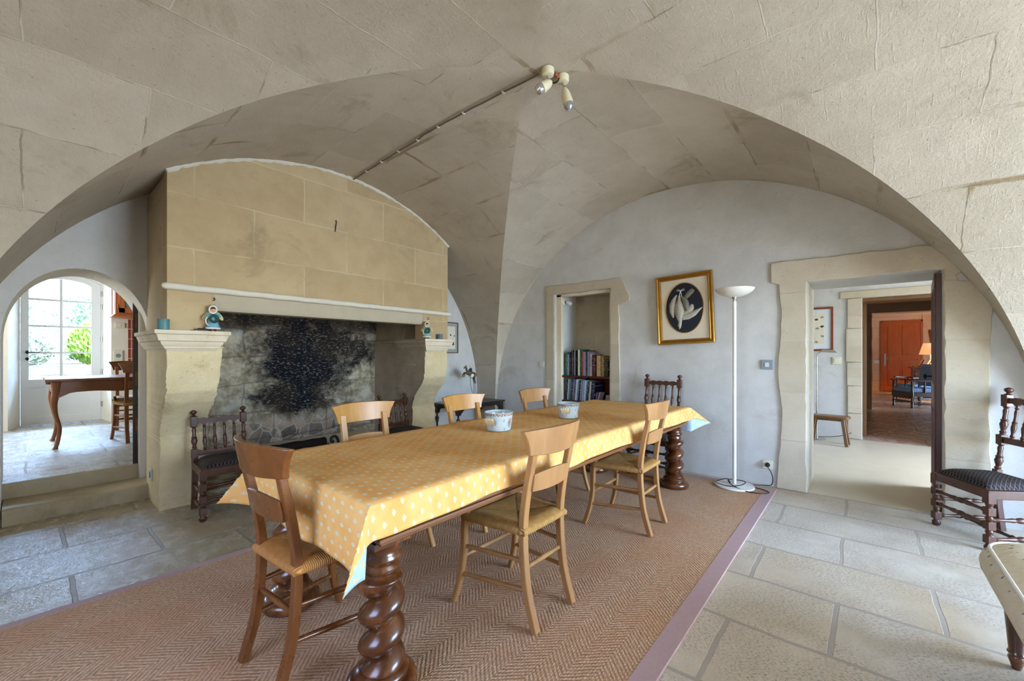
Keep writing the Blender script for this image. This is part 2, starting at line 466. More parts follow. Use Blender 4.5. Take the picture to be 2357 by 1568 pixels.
# rush seat: cords wrap each rail, meeting on the diagonals
n = NT('woven_rush', 0.7, 0.3); p = n.tc('Object'); x, y, z = n.sep(p)
ax = x.fn('ABSOLUTE'); ay = (y*1.12).fn('ABSOLUTE')
side = ax > ay
co = n.mix(side, n.comb(x, x, x), n.comb(y, y, y))
cx = n.sep(co)[0]
st = (cx*(2*PI/0.0075) + n.noise(p, 30, 2)*2.5).fn('SINE')*0.5 + 0.5
g = n.noise(n.mapping(p, (12, 12, 12)), 3, 4)
c = n.mix(n.sm(st*0.6 + g*0.55, 0.3, 0.9), hx('#7d5424'), hx('#cfa05e'))
seam = n.sm((ax - ay).fn('ABSOLUTE'), 0.012, 0.0)
c = n.mix(seam*0.55, c, hx('#5d4420'))
MT['rush'] = n.done(c, 0.65, n.bump(st - seam*1.5, 0.6, 0.004))
MT['rush_o'] = None
n = NT('woven_rush_orange', 0.7, 0.3); p = n.tc('Object'); x, y, z = n.sep(p)
ax = x.fn('ABSOLUTE'); ay = (y*1.12).fn('ABSOLUTE'); side = ax > ay
cx = n.sep(n.mix(side, n.comb(x, x, x), n.comb(y, y, y)))[0]
st = (cx*(2*PI/0.0075) + n.noise(p, 30, 2)*2.5).fn('SINE')*0.5 + 0.5
c = n.mix(n.sm(st*0.6 + n.noise(p, 36, 4)*0.55, 0.3, 0.9), hx('#8f5a26'), hx('#c98f4e'))
MT['rush_o'] = n.done(c, 0.65, n.bump(st, 0.6, 0.004))

# shell-print cloth (UV in metres)
def m_shell(name, base, base2, shell, line):
    n = NT(name, 0.75, 0.2); uv = n.tc('UV'); u, v, _ = n.sep(uv)
    s = 0.064
    row = (v/(s*0.62)).fn('FLOOR')
    odd = row.fn('MODULO', 2.0).fn('ABSOLUTE')
    a = (u/s + odd*0.5).fn('FRACT') - 0.5
    b = (v/(s*0.62)).fn('FRACT')*0.62 - 0.31
    b2 = b + 0.12
    r = (a*a + b2*b2).fn('SQRT'); an = n.math('ARCTAN2', a, b2)
    edge = 0.270 + (an*13.0).fn('COSINE')*0.007
    ins = n.sm(edge - r, 0.0, 0.02)*n.sm(1.0 - an.fn('ABSOLUTE'), 0.0, 0.05)
    rib = n.sm((an*13.0).fn('COSINE'), -0.35, -0.95)*n.sm(r, 0.05, 0.12)
    weave = n.noise(n.mapping(uv, (900, 120, 1)), 1, 2)
    bg = n.mix(n.sm(n.noise(uv, 7, 3), 0.35, 0.65), hx(base), hx(base2))
    bg = n.mix(weave*0.25, bg, hx(base2))
    sh = n.mix(rib*0.8, hx(shell), hx(line))
    c = n.mix(ins, bg, sh)
    return n.done(c, 0.9, n.bump(weave, 0.1, 0.002), Specular_IOR_Level=0.1)
MT['cloth'] = m_shell('yellow_shell_cloth', '#d89d56', '#dead6c', '#c9c4a2', '#d6ab66')
MT['cloth_in'] = m_shell('blue_cloth_reverse', '#9db8cc', '#a9c0d2', '#e0b060', '#a9c0d2')

# upholstery
n = NT('black_lattice_fabric', 0.8, 0.25); p = n.tc('Object'); x, y, z = n.sep(p)
a = ((x + y)/0.0125).fn('PINGPONG', 1.0); b = ((x - y)/0.0125).fn('PINGPONG', 1.0)
l = n.math('MAXIMUM', n.sm(a, 0.84, 0.97), n.sm(b, 0.84, 0.97))
c = n.mix(l*(n.noise(p, 300, 1)*0.9 + 0.2), hx('#16131a'), hx('#8a7a66'))
MT['lattice'] = n.done(c, 0.75, n.bump(l, 0.3, 0.002))
n = NT('cream_sprig_fabric', 0.8, 0.2); p = n.tc('Object')
vd = n.voro(n.mapping(p, (1, 1, 1)), 25, rand=0.55)
d = n.sm(vd + n.noise(p, 140, 2)*0.12, 0.27, 0.20)
wv = n.noise(n.mapping(p, (5, 2, 9)), 3, 4)
c = n.mix(wv*0.6, hx('#cfc3a4'), hx('#e2dccb'))
c = n.mix(d*0.85, c, hx('#62718a'))
MT['sprig'] = n.done(c, 0.8, n.bump(wv, 0.9, 0.02))
n = NT('blue_dotted_fabric', 0.8, 0.2); p = n.tc('Object'); x, y, z = n.sep(p)
a = ((x + y)/0.03).fn('FRACT') - 0.5; b = (z/0.03 + y/0.03).fn('FRACT') - 0.5
d = n.sm((a*a + b*b).fn('SQRT'), 0.32, 0.2)
MT['bluedot'] = n.done(n.mix(d, hx('#3f6fa3'), hx('#cfdbe6')), 0.8)

# porcelain with a gilt leaf border, scattered sprigs and a crest (UV: u = angle 0..1, v = height 0..1)
n = NT('painted_porcelain', 0.08, 0.6); uv = n.tc('UV'); u, v, _ = n.sep(uv)
white = hx('#a9b4b2')
fil = n.sm(n.noise(n.mapping(uv, (34, 7, 1)), 2.2, 3, 0.7), 0.47, 0.53)
scal = 0.84 + ((u*2*PI*22).fn('SINE'))*0.02
band = n.sm(v, 0.80, 0.83)
band = n.math('MULTIPLY', n.sm(v - scal, 0.0, 0.015), n.sm(1.03 - v, 0.0, 0.01))
c = n.mix(band*(fil*0.85 + 0.15), white, hx('#7a4c22'))
def crest(c, u0, v0, ru, rv, col, den):
    a = (u - u0)/ru; b = (v - v0)/rv
    m = n.sm((a*a + b*b), 1.0, 0.75)
    t = n.sm(n.noise(n.mapping(uv, (1, .32, 1)), den, 4, 0.75), 0.49, 0.54)
    return n.mix(m*t, c, hx(col))
for k in range(4):
    c = crest(c, 0.735 + 0.0 if k == 0 else 0.735 - 0.25*k, 0.46, 0.042, 0.30, '#8a3b2a', 95)
    c = crest(c, 0.735 if k == 0 else 0.735 - 0.25*k, 0.46, 0.020, 0.16, '#3a3350', 120)
for (u0, v0) in ((0.655, 0.62), (0.655, 0.12), (0.60, 0.3), (0.80, 0.62), (0.81, 0.15), (0.57, 0.7), (0.42, 0.62), (0.41, 0.15), (0.15, 0.6), (0.16, 0.15), (0.3, 0.6), (0.3, 0.15), (0.9, 0.5), (0.05, 0.5)):
    c = crest(c, u0, v0, 0.012, 0.085, '#5d5f66', 150)
MT['porcelain'] = n.done(c, 0.08, None, Coat_Weight=0.5)
MT['porcelain_plain'] = m_plain('plain_porcelain', '#a9b4b2', 0.08, 0.6, var=0.0)
MT['handle_glaze'] = m_plain('cream_glazed_handle', '#d9c9a4', 0.15, 0.5, var=0.08)

# metals, paints, plastics
MT['gold'] = m_plain('old_gilt_wood', '#a87a30', 0.32, 0.5, metal=0.75, var=0.2, scale=20)
MT['mount'] = m_plain('cream_mount', '#d9cdb8', 0.8, 0.2, var=0.04)
MT['navy'] = m_plain('navy_ground', '#081428', 0.35, 0.4, var=0.2, scale=8)
MT['bird'] = m_plain('ivory_feather_relief', '#aeaa9c', 0.7, 0.2, var=0.35, scale=60, bump=0.4)
MT['birdgrey'] = m_plain('grey_feather_relief', '#77756a', 0.6, 0.3, var=0.25, scale=60, bump=0.4)
MT['white_lamp'] = m_plain('cream_white_enamel', '#dcd8cf', 0.3, 0.5, var=0.03)
MT['chrome'] = m_plain('brushed_steel', '#c2c0ba', 0.2, 0.5, metal=1.0, var=0.05)
MT['brass'] = m_plain('dull_brass', '#8a6a34', 0.35, 0.5, metal=0.9, var=0.1)
MT['dimbrass'] = m_plain('tarnished_brass', '#6d5028', 0.45, 0.4, metal=0.6, var=0.15)
MT['cable'] = m_plain('black_rubber', '#141417', 0.5, 0.4, var=0.0)
MT['iron'] = m_plain('black_iron', '#1b1d20', 0.5, 0.4, metal=0.4, var=0.2, scale=40, bump=0.3)
MT['grey_plastic'] = m_plain('grey_plastic', '#7d858e', 0.4, 0.4, var=0.03)
MT['pale_plastic'] = m_plain('pale_plastic', '#c3c6c0', 0.4, 0.4, var=0.03)
MT['cream_plastic'] = m_plain('cream_plastic', '#d5cfb6', 0.35, 0.4, var=0.03)
MT['ivory_metal'] = m_plain('ivory_lacquer', '#d8cfae', 0.35, 0.5, var=0.04)
MT['wire'] = m_plain('grey_brown_wire', '#6d6050', 0.6, 0.3, var=0.1)
MT['copper'] = m_plain('copper_terminal', '#a85f3c', 0.5, 0.4, var=0.2)
MT['bulb'] = m_plain('silvered_bulb', '#c9ccd2', 0.08, 0.6, metal=0.8, var=0.0)
MT['white_paint'] = m_plain('white_door_paint', '#dcdcda', 0.45, 0.4, var=0.03)
MT['offwhite'] = m_plain('off_white_paint', '#cfc8ba', 0.6, 0.3, var=0.05)
MT['niche'] = m_stone('niche_back_stone', ('#a1957f', '#b3a791', '#c0b5a1'), 'Object', (.5, .4, .006), 'yz', bumps=(.3, .008), stain='#6f6350', mort='#a39781')
MT['niche_white'] = m_plain('niche_side_pale', '#d3d6d8', .85, .2, var=.06, scale=8, bump=.15)  # paler, cooler colour than the niche back
MT['rug_border2'] = m_plain('shaded_pink_tape', '#a07880', 0.9, 0.1, var=0.1, scale=60, bump=0.2)
MT['kplaster'] = m_stone('kitchen_plaster', ('#d0c7b4', '#d9d1bf', '#e0d9c9'), 'Object', None, bumps=(0.15, 0.006))
MT['terracotta'] = None
n = NT('red_wall_tiles', 0.2, 0.5); p = n.tc('Object'); x, y, z = n.sep(p)
bc, bf = n.brick(n.comb(x, z, 0.0), 0.15, 0.15, 0.004, off=0.0)
MT['terracotta'] = n.done(n.mix(bf, hx('#8c3a22'), hx('#d0c0ae')), 0.25)
MT['teal_tin'] = m_plain('teal_painted_tin', '#4f7f82', 0.45, 0.4, var=0.18, scale=40)
MT['blue_tin'] = m_plain('slate_blue_tin', '#56697c', 0.5, 0.4, var=0.15, scale=40)
MT['angel_blue'] = m_plain('pale_blue_glaze', '#6fa3b8', 0.4, 0.4, var=0.2, scale=50)
MT['angel_teal'] = m_plain('sea_green_glaze', '#7fa8a4', 0.4, 0.4, var=0.2, scale=50)
MT['white_trim'] = m_plain('white_fur_trim', '#dedad0', 0.7, 0.2, var=0.06)
MT['skin'] = m_plain('painted_skin', '#d9a882', 0.5, 0.3, var=0.05)
MT['hair'] = m_plain('painted_brown_hair', '#4a2f1c', 0.6, 0.3, var=0.1)
MT['wreath'] = m_plain('dark_green_wreath', '#1f4a3a', 0.6, 0.3, var=0.4, scale=150, bump=0.6)
MT['wing'] = m_plain('pale_gold_wing', '#cfc08a', 0.4, 0.4, var=0.15)
MT['boot'] = m_plain('brown_boot_paint', '#5d361d', 0.5, 0.3, var=0.1)
MT['bronze_dark'] = m_plain('dark_brown_trinket', '#3c1e12', 0.35, 0.5, var=0.3, scale=90)
MT['horse'] = m_plain('painted_brown_horse', '#5b4c36', 0.55, 0.3, var=0.15)
MT['jacket'] = m_plain('navy_jacket', '#1f3450', 0.6, 0.3, var=0.1)
MT['breeches'] = m_plain('white_saddlecloth', '#cfd2cc', 0.6, 0.3, var=0.06)
MT['frame_brown'] = m_plain('thin_brown_frame', '#6b4632', 0.45, 0.4, var=0.1)
MT['frame_red'] = m_plain('mahogany_frame', '#7a3a1c', 0.35, 0.4, var=0.15)
MT['greymount'] = m_plain('grey_mount', '#9aa09c', 0.8, 0.2, var=0.03)
MT['paper'] = m_plain('cream_paper', '#d8d0bd', 0.85, 0.2, var=0.03)
MT['whitemount'] = m_plain('white_mount', '#d4d8da', 0.8, 0.2, var=0.02)
MT['inkblue'] = m_plain('blue_ink_wash', '#3a4d68', 0.8, 0.2, var=0.3, scale=80)
MT['inkdark'] = m_plain('dark_ink', '#3c3a34', 0.8, 0.2, var=0.3, scale=90)
MT['ochre'] = m_plain('ochre_wash', '#a8895a', 0.8, 0.2, var=0.35, scale=90)
MT['greenwash'] = m_plain('green_grey_wash', '#8a8a6c', 0.8, 0.2, var=0.3, scale=90)
MT['log'] = m_plain('charred_wood', '#221d1b', 0.9, 0.2, var=0.4, scale=40, bump=0.8)
n = NT('window_glass', 0.02, 0.5); MT['glass'] = n.done((1,1,1,1), 0.0, None, Transmission_Weight=1.0, IOR=1.02)
n = NT('cabinet_glass', 0.05, 0.5); MT['cabglass'] = n.done(hx('#7a8488'), 0.08)
n = NT('lit_lamp_shade', 0.7, 0.2); MT['shade'] = n.done(hx('#e8c9a0'), 0.7, None, Emission_Color=hx('#ffb877'), Emission_Strength=0.75)
MT['shade_off'] = m_plain('white_paper_shade', '#cfc9be', 0.8, 0.2, var=0.02)
n = NT('window_pane', 0.02, 0.5)
tr = n.t.nodes.new('ShaderNodeBsdfTransparent'); gl = n.t.nodes.new('ShaderNodeBsdfGlossy'); gl.inputs['Roughness'].default_value = 0.02
mx = n.t.nodes.new('ShaderNodeMixShader'); mx.inputs[0].default_value = 0.06
n.t.links.new(tr.outputs[0], mx.inputs[1]); n.t.links.new(gl.outputs[0], mx.inputs[2]); n.t.links.new(mx.outputs[0], n.out.inputs[0])
MT['glass'] = n.mat

# ---------------------------------------------------------------- camera
CAMH = 1.27
cam = bpy.data.cameras.new('Camera'); camo = bpy.data.objects.new('Camera', cam); COL.objects.link(camo)
cam.sensor_width = 36.0; cam.lens = 950.0/2357*36
cam.shift_y = (815-784)/2357.0
camo.location = (0, 0, CAMH); camo.rotation_euler = (R(90), 0, R(40.3-90))
cam.clip_start = 0.05; cam.clip_end = 200
sc.camera = camo

# ---------------------------------------------------------------- groin vault
XC, RA, ZA = 2.08, 2.50, 0.60
YC, RB, ZB = 1.62, 2.60, 0.50
ZT, ZS = 3.10, 0.60
XB = 4.62           # wall with the niche and the door
YL, YR, YH = 4.85, 4.60, 4.05
def zt(t): return ZT - (ZT-ZS)*(1-math.cos(t*PI/2))
def hX(z): return math.sqrt(max(0, RA*RA-(z-ZA)**2))
def hY(z): return math.sqrt(max(0, RB*RB-(z-ZB)**2))
def vaultA(x):
    d = min(abs(x-XC), RA-1e-3); return ZA + math.sqrt(RA*RA-d*d)
def make_vault():
    N = 56
    ps = [i/N for i in range(-N, N+1)]
    X = lambda p: XC + (1 if p >= 0 else -1)*hX(zt(abs(p)))
    Y = lambda q: YC + (1 if q >= 0 else -1)*hY(zt(abs(q)))
    px = [(X(p), p) for p in ps]; py = [(Y(q), q) for q in ps]
    px = [(-1.35, -1.02), (-0.9, -1.01)] + px + [(4.75, 1.01)]
    py = [(-3.75, -1.04), (-2.8, -1.03), (-2.0, -1.02), (-1.4, -1.01)] + py + [(4.55, 1.01), (4.95, 1.02), (5.3, 1.03)]
    vs = []; idx = {}
    for i, (x, p) in enumerate(px):
        for j, (y, q) in enumerate(py):
            t = min(abs(p), abs(q), 1.0)
            z = zt(t)
            z += 0.006*math.sin(x*5.1+y*2.3)*math.sin(y*4.3-x*1.7)*(1-t)
            idx[i, j] = len(vs); vs.append((x, y, z))
    def arcA(x): return RA*math.asin(max(-1, min(1, (x-XC)/RA))) + 10.21
    def arcB(y): return RB*math.asin(max(-1, min(1, (y-YC)/RB))) + 30.07
    fs = []; uv = []
    def put(ids, cell):
        f = [idx[a] for a in ids]; fs.append(f)
        u = []
        for (i, j) in ids:
            x, y, z = vs[idx[i, j]]
            u.append((y+20.3, arcA(x)) if cell == 'A' else (x+50.15, arcB(y)))
        uv.append(u)
    for i in range(len(px)-1):
        for j in range(len(py)-1):
            p0, p1 = px[i][1], px[i+1][1]; q0, q1 = py[j][1], py[j+1][1]
            pm = (p0+p1)/2; qm = (q0+q1)/2
            if abs(pm) > 1 and abs(qm) > 1: continue
            c = [(i,j),(i+1,j),(i+1,j+1),(i,j+1)]
            if abs(abs(pm)-abs(qm)) < 1e-6:
                if pm*qm > 0:   # crease along (i,j)-(i+1,j+1)
                    put([c[0],c[1],c[2]], 'B' if pm > 0 else 'A'); put([c[0],c[2],c[3]], 'A' if pm > 0 else 'B')
                else:
                    put([c[0],c[1],c[3]], 'A' if qm < 0 and False else ('B' if pm < 0 else 'A')); put([c[1],c[2],c[3]], 'A' if pm < 0 else 'B')
            else:
                put(c, 'A' if abs(qm) > abs(pm) else 'B')
    m = M(); m.add(vs, fs, 0, uv)
    o = m.build('ceiling', MT['vault'], ang=13, recalc=False)
    return struct(o)
make_vault()
# corner piers that carry the springing
def pillar(x0, x1, y0, y1):
    m = M(); m.box(x0, y0, -0.02, x1, y1, 0.615)
    return struct(m.build('trim_1', MT['trimstone']))
pillar(4.58, 4.63, 4.218, 4.62)
struct(M().box(-1.35, 4.218, -0.02, -0.42, 4.86, 0.615).build('trim_2', MT['trimstone']))
struct(M().box(4.58, -3.7, -0.02, 4.63, -0.978, 0.615).build('trim_3', MT['trimstone']))
struct(M().box(-1.35, -3.7, -0.02, -0.42, -0.978, 0.615).build('trim_4', MT['trimstone']))
struct(M().box(-1.9, -4.1, 3.22, 5.6, 9.9, 3.4).build('light_seal_roof', MT['offwhite']))  # unseen slab added over the vault to stop light leaks

# ---------------------------------------------------------------- walls with rectangular holes
def wall(name, mat, axis, a, b, u0, u1, z0, z1, holes=(), mi_reveal=None):
    # slab between planes a..b on `axis`; u is the other horizontal axis; holes (u0,u1,z0,z1)
    us = sorted({u0, u1} | {h[0] for h in holes} | {h[1] for h in holes})
    zs = sorted({z0, z1} | {h[2] for h in holes} | {h[3] for h in holes})
    us = [u for u in us if u0 <= u <= u1]; zs = [z for z in zs if z0 <= z <= z1]
    def hole(i, k):
        if i < 0 or k < 0 or i >= len(us)-1 or k >= len(zs)-1: return True
        um = (us[i]+us[i+1])/2; zm = (zs[k]+zs[k+1])/2
        return any(h[0] < um < h[1] and h[2] < zm < h[3] for h in holes)
    P = (lambda n_, u, z: (n_, u, z)) if axis == 'x' else (lambda n_, u, z: (u, n_, z))
    m = M()
    for i in range(len(us)-1):
        for k in range(len(zs)-1):
            if hole(i, k): continue
            A, B, C, D = us[i], us[i+1], zs[k], zs[k+1]
            for pl in (a, b): m.add([P(pl,A,C), P(pl,B,C), P(pl,B,D), P(pl,A,D)], [(0,1,2,3)])
            if hole(i-1, k): m.add([P(a,A,C), P(b,A,C), P(b,A,D), P(a,A,D)], [(0,1,2,3)])
            if hole(i+1, k): m.add([P(a,B,C), P(b,B,C), P(b,B,D), P(a,B,D)], [(0,1,2,3)])
            if hole(i, k-1): m.add([P(a,A,C), P(b,A,C), P(b,B,C), P(a,B,C)], [(0,1,2,3)])
            if hole(i, k+1): m.add([P(a,A,D), P(b,A,D), P(b,B,D), P(a,B,D)], [(0,1,2,3)])
    # weld and orient
    me = bpy.data.meshes.new(name); me.from_pydata(m.v, [], m.f)
    bm = bmesh.new(); bm.from_mesh(me); bmesh.ops.remove_doubles(bm, verts=bm.verts, dist=1e-5)
    bmesh.ops.recalc_face_normals(bm, faces=bm.faces); bm.to_mesh(me); bm.free()
    me.materials.append(mat)
    o = bpy.data.objects.new(name, me); COL.objects.link(o)
    return struct(o)

wall('wall_right', MT['plaster'], 'x', XB, 5.30, -4.0, 5.3, -0.05, 3.2,
     [(-0.485, 0.385, -0.05, 1.935), (2.335, 3.155, 0.30, 2.07)])
wall('wall_back_right', MT['plaster'], 'y', YR, 5.25, 3.50, 4.66, -0.05, 3.2)
# niche back and the little back panel of wood behind the lower shelf
struct(M().box(5.06, 2.2, 0.2, 5.2, 3.3, 2.2).build('wall_niche', MT['niche']))
# near walls (behind the camera) with windows; the side one is added for fill
wall('wall_near', MT['kplaster'], 'y', -4.0, -3.6, -1.75, 5.3, -0.05, 3.2, [(1.5, 4.4, 0.25, 2.4)])
wall('wall_left', MT['kplaster'], 'x', -1.7, -1.3, -4.0, 5.3, -0.05, 3.2, [(0.3, 1.9, 0.8, 2.2)])

# wall with the arched kitchen opening
def arch_wall():
    x0, x1 = -1.3, 0.99; ya, yb = YL, 5.38
    ax0, ax1, zsp, rise = -0.118, 0.728, 1.36, 0.605
    cx = (ax0+ax1)/2; hw = (ax1-ax0)/2
    n = 30
    arc = [(cx - hw*math.cos(PI*k/n), zsp + rise*math.sin(PI*k/n)**0.92 if 0 < k < n else zsp) for k in range(n+1)]
    m = M()
    for y in (ya, yb):
        m.add([(x0,y,-.05),(ax0,y,-.05),(ax0,y,zsp),(x0,y,zsp)], [(0,1,2,3)])
        m.add([(ax1,y,-.05),(x1,y,-.05),(x1,y,zsp),(ax1,y,zsp)], [(0,1,2,3)])
        m.add([(x0,y,zsp),(ax0,y,zsp),(ax0,y,3.2),(x0,y,3.2)], [(0,1,2,3)])
        m.add([(ax1,y,zsp),(x1,y,zsp),(x1,y,3.2),(ax1,y,3.2)], [(0,1,2,3)])
        for k in range(n):
            (a, za), (b, zb) = arc[k], arc[k+1]
            m.add([(a,y,za),(b,y,zb),(b,y,3.2),(a,y,3.2)], [(0,1,2,3)])
    for k in range(n):
        (a, za), (b, zb) = arc[k], arc[k+1]
        m.add([(a,ya,za),(b,ya,zb),(b,yb,zb),(a,yb,za)], [(0,1,2,3)], 1)
    for x in (ax0, ax1):
        m.add([(x,ya,-.05),(x,yb,-.05),(x,yb,zsp),(x,ya,zsp)], [(0,1,2,3)], 1)
    return struct(m.build('wall_back_left', [MT['plaster'], MT['kplaster']], smooth=True, ang=25))
arch_wall()

# ---------------------------------------------------------------- floors
def floor_mesh():
    m = M()
    def q(x0, y0, x1, y1, mi): m.box(x0, y0, -0.06, x1, y1, 0.0, mi)
    q(-1.7, -4.0, 4.66, 1.8, 0); q(-1.7, 1.8, 4.66, 5.3, 1)
    return struct(m.build('floor', [MT['flag_r'], MT['flag_l']], smooth=False))
floor_mesh()
m = M(); m.box(4.66, -0.485, -0.06, 5.30, 0.385, 0.0, 0)
m.box(5.30, -3.2, -0.06, 8.0, 3.2, 0.0, 0); struct(m.build('floor', MT['screed'], smooth=False))
m = M(); m.box(8.0, -4.5, -0.06, 19.1, 3.5, 0.0); struct(m.build('floor', MT['flag_far'], smooth=False))
m = M(); m.box(-1.6, 5.12, -0.05, 3.0, 9.4, 0.255); o = struct(m.build('floor', [MT['flag_k'], MT['step']], smooth=False, bevel=0.006))
for p in o.data.polygons:
    if p.normal.y < -0.5: p.material_index = 1
def slab_step():
    m = M()
    n = 26
    vs = []
    prof = [(4.795, -0.02), (4.792, 0.112), (4.80, 0.124), (4.83, 0.131), (5.13, 0.133), (5.13, -0.02)]
    rr = random.Random(3)
    for i in range(n+1):
        x = -0.112 + (0.722+0.112)*i/n
        w = rr.uniform(-.006, .006); dip = 0.010*math.sin(PI*i/n)
        for (y, z) in prof: vs.append((x, y + (w if y < 4.82 else 0), z - (dip if z > 0.1 else 0)))
    k = len(prof); fs = []
    for i in range(n):
        for j in range(k):
            j2 = (j+1) % k; fs.append((i*k+j, (i+1)*k+j, (i+1)*k+j2, i*k+j2))
    fs.append(tuple(range(k))); fs.append(tuple(n*k+j for j in range(k))[::-1])
    m.add(vs, fs)
    return tag(m.build('stone_step', MT['step'], ang=50), 'low worn stone step below the arched opening to the kitchen', 'step')
slab_step()

# ---------------------------------------------------------------- fireplace
def fireplace():
    t = thing('fireplace', 'tall stone fireplace with plastered hood and sooty open hearth', 'fireplace', (2.1, 4.6, 0))
    t.location = (0, 0, 0)
    x0, x1 = 0.70, 3.50
    # hood front: polygon topped by the vault curve
    arc = [(x0 + (x1-x0)*k/40) for k in range(41)]
    top = [(x, vaultA(x)+0.012) for x in arc]
    rr = random.Random(5)
    poly = [(x0, 1.45), (1.005, 1.45), (1.005, 1.76), (3.115, 1.76), (3.115, 1.45), (x1, 1.45)] + top[::-1]
    m = M(); m.prism(poly, YH, YH+0.16, 'y')
    obj = m.build('hood', MT['ashlar'], t, ang=30)
    M().box(x0, YH+0.16, 1.45, x0+0.14, YL+0.02, 2.66).build('hood_side', MT['hood_side'], t)
    M().box(x1-0.14, YH+0.16, 1.45, x1, YR+0.02, 2.60).build('hood_side', MT['hood_side'], t)
    # mortar fillet along the vault
    m = M(); pts = []; rs = []
    for k in range(91):
        x = x0-0.01 + (x1-x0+0.02)*k/90
        pts.append((x, YH-0.004+rr.uniform(-.004,.004), vaultA(x)-0.006+rr.uniform(-.006,.004))); rs.append(0.016+rr.uniform(-.006,.010))
    m.tube(pts, rs, 7); m.build('mortar_fillet', MT['roll'], t)
    # roll moulding
    m = M(); m.tube([(0.665, YH-0.015, 1.79), (0.675, YH-0.016, 1.79)] + [(0.69+2.83*k/30, YH-0.018+0.003*math.sin(k*1.3), 1.79-0.012*k/30+0.002*math.sin(k*2.1)) for k in range(31)] + [(3.535, YH-0.016, 1.778)],
                 [0.012, 0.022] + [0.027]*31 + [0.012], 12)
    m.build('mantel_moulding', MT['roll'], t)
    # lintel, leaning back under the moulding
    m = M(); m.prism([(YH+0.004, 1.765), (YH+0.012, 1.66), (YH+0.03, 1.628), (YH+0.19, 1.628), (YH+0.19, 1.765)], 1.005, 3.115, 'x')
    m.build('lintel', MT['lintel'], t)
    # piers: console profile
    def pier(xa, xb, taper, name_side):
        prof = [(1.33, YH+0.012), (1.10, YH+0.015), (0.97, YH+0.03), (0.88, YH+0.09), (0.80, YH+0.17), (0.72, YH+0.23), (0.60, YH+0.27), (0.56, YH+0.255), (0.30, YH+0.27), (-0.02, YH+0.28)]
        m = M(); rows = []
        nx = 8
        pr = []
        for k in range(len(prof)-1):   # smooth sampling
            for s_ in range(6):
                f = s_/6; pr.append((prof[k][0]*(1-f)+prof[k+1][0]*f, prof[k][1]*(1-f)+prof[k+1][1]*f))
        pr.append(prof[-1])
        rr = random.Random(11 if taper > 0 else 12)
        vs = []
        for (z, y) in pr:
            f = max(0, min(1, (z-0.55)/0.78))
            ta = xa if taper > 0 else xa - 0.02*0
            tb = xb + (taper*0.07*f if taper > 0 else 0)
            for i in range(nx+1):
                x = ta + (tb-ta)*i/nx
                vs.append((x + (rr.uniform(-.006,.006) if i in (0, nx) else 0), y + rr.uniform(-.004,.004), z))
            yb = (YL+0.02) if taper > 0 else (YR+0.04)
            vs += [(tb, 5.22, z), (ta, yb, z)] if taper > 0 else [(tb, yb, z), (ta, 5.22, z)]
        k = nx+3; fs = []
        for r_ in range(len(pr)-1):
            for i in range(k):
                i2 = (i+1) % k; fs.append((r_*k+i, r_*k+i2, (r_+1)*k+i2, (r_+1)*k+i))
        fs.append(tuple(range(k))); fs.append(tuple((len(pr)-1)*k+i for i in range(k))[::-1])
        m.add(vs, fs, 0)
        o = m.build('pier', [MT['pier'], MT['sootdark']], t, ang=40)
        for p in o.data.polygons:   # inner flank of the right pier is smoked
            if p.normal.x < -0.7 and taper < 0: p.material_index = 1
            if p.normal.x > 0.7 and taper > 0: p.material_index = 1
        return o
    pier(0.70, 0.995, 1, 'l'); pier(3.15, 3.50, -1, 'r')
    # capitals: stepped mouldings, mitred around the outer and inner flanks
    def capital(xa, xb, yb, soot_side):
        pf = [(1.452, 0.085), (1.425, 0.085), (1.418, 0.072), (1.372, 0.058), (1.366, 0.045), (1.345, 0.040), (1.325, 0.022), (1.318, 0.022), (1.305, 0.008), (1.295, 0.0)]
        vs = []; fs = []
        for (z, e) in pf:
            ya = YH + 0.002 - e
            n = 12
            ring = [(xa-e, yb), (xa-e, ya)] + [(xa-e + (xb-xa+2*e)*k/n, ya) for k in range(1, n)] + [(xb+e, ya), (xb+e, yb)]
            vs += [(x, y, z) for x, y in ring]
        k = len(ring)
        for r_ in range(len(pf)-1):
            for i in range(k):
                i2 = (i+1) % k; fs.append((r_*k+i, r_*k+i2, (r_+1)*k+i2, (r_+1)*k+i))
        fs.append(tuple(range(k))); fs.append(tuple((len(pf)-1)*k+i for i in range(k))[::-1])
        m = M(); m.add(vs, fs)
        o = m.build('capital', [MT['capital'], MT['sootdark']], t, ang=30)
        for p in o.data.polygons:
            if soot_side < 0 and p.normal.x < -0.6: p.material_index = 1
            if soot_side > 0 and p.normal.x > 0.6: p.material_index = 1
        return o
    capital(0.70, 1.012, YL, 1); capital(3.165, 3.46, YR, -1)
    m = M(); m.box(3.145, YH+0.12, 1.30, 3.23, 5.18, 1.44); m.box(3.125, YH+0.10, 1.41, 3.25, 5.19, 1.448); m.box(3.14, YH+0.2, 1.12, 3.17, 4.75, 1.15)
    m.build('cornice', MT['sootdark'], t, bevel=0.01)
    # firebox
    m = M(); m.box(0.90, 5.18, -0.02, 3.30, 5.36, 3.15); m.build('firebox_back', MT['soot'], t)
    # inner flank above the right cornice, with the black mouth of the bread oven
    oy0, oy1 = 4.215, 4.52
    poly = [(YH+0.17, 1.44), (oy0, 1.44)]
    hole = [(oy0 + (oy1-oy0)*k/12, 1.46 + 0.245*math.sin(PI*k/12)**0.55) for k in range(13)]
    poly += hole + [(oy1, 1.44), (5.2, 1.44), (5.2, 3.0), (YH+0.17, 3.0)]
    m = M(); m.prism(poly, 3.17, 3.36, 'x'); m.build('firebox_flank', MT['sootdark'], t, smooth=False)
    m = M(); m.box(3.36, 4.18, 1.40, 3.40, 4.9, 1.8); m.build('oven_mouth', MT['iron'], t)
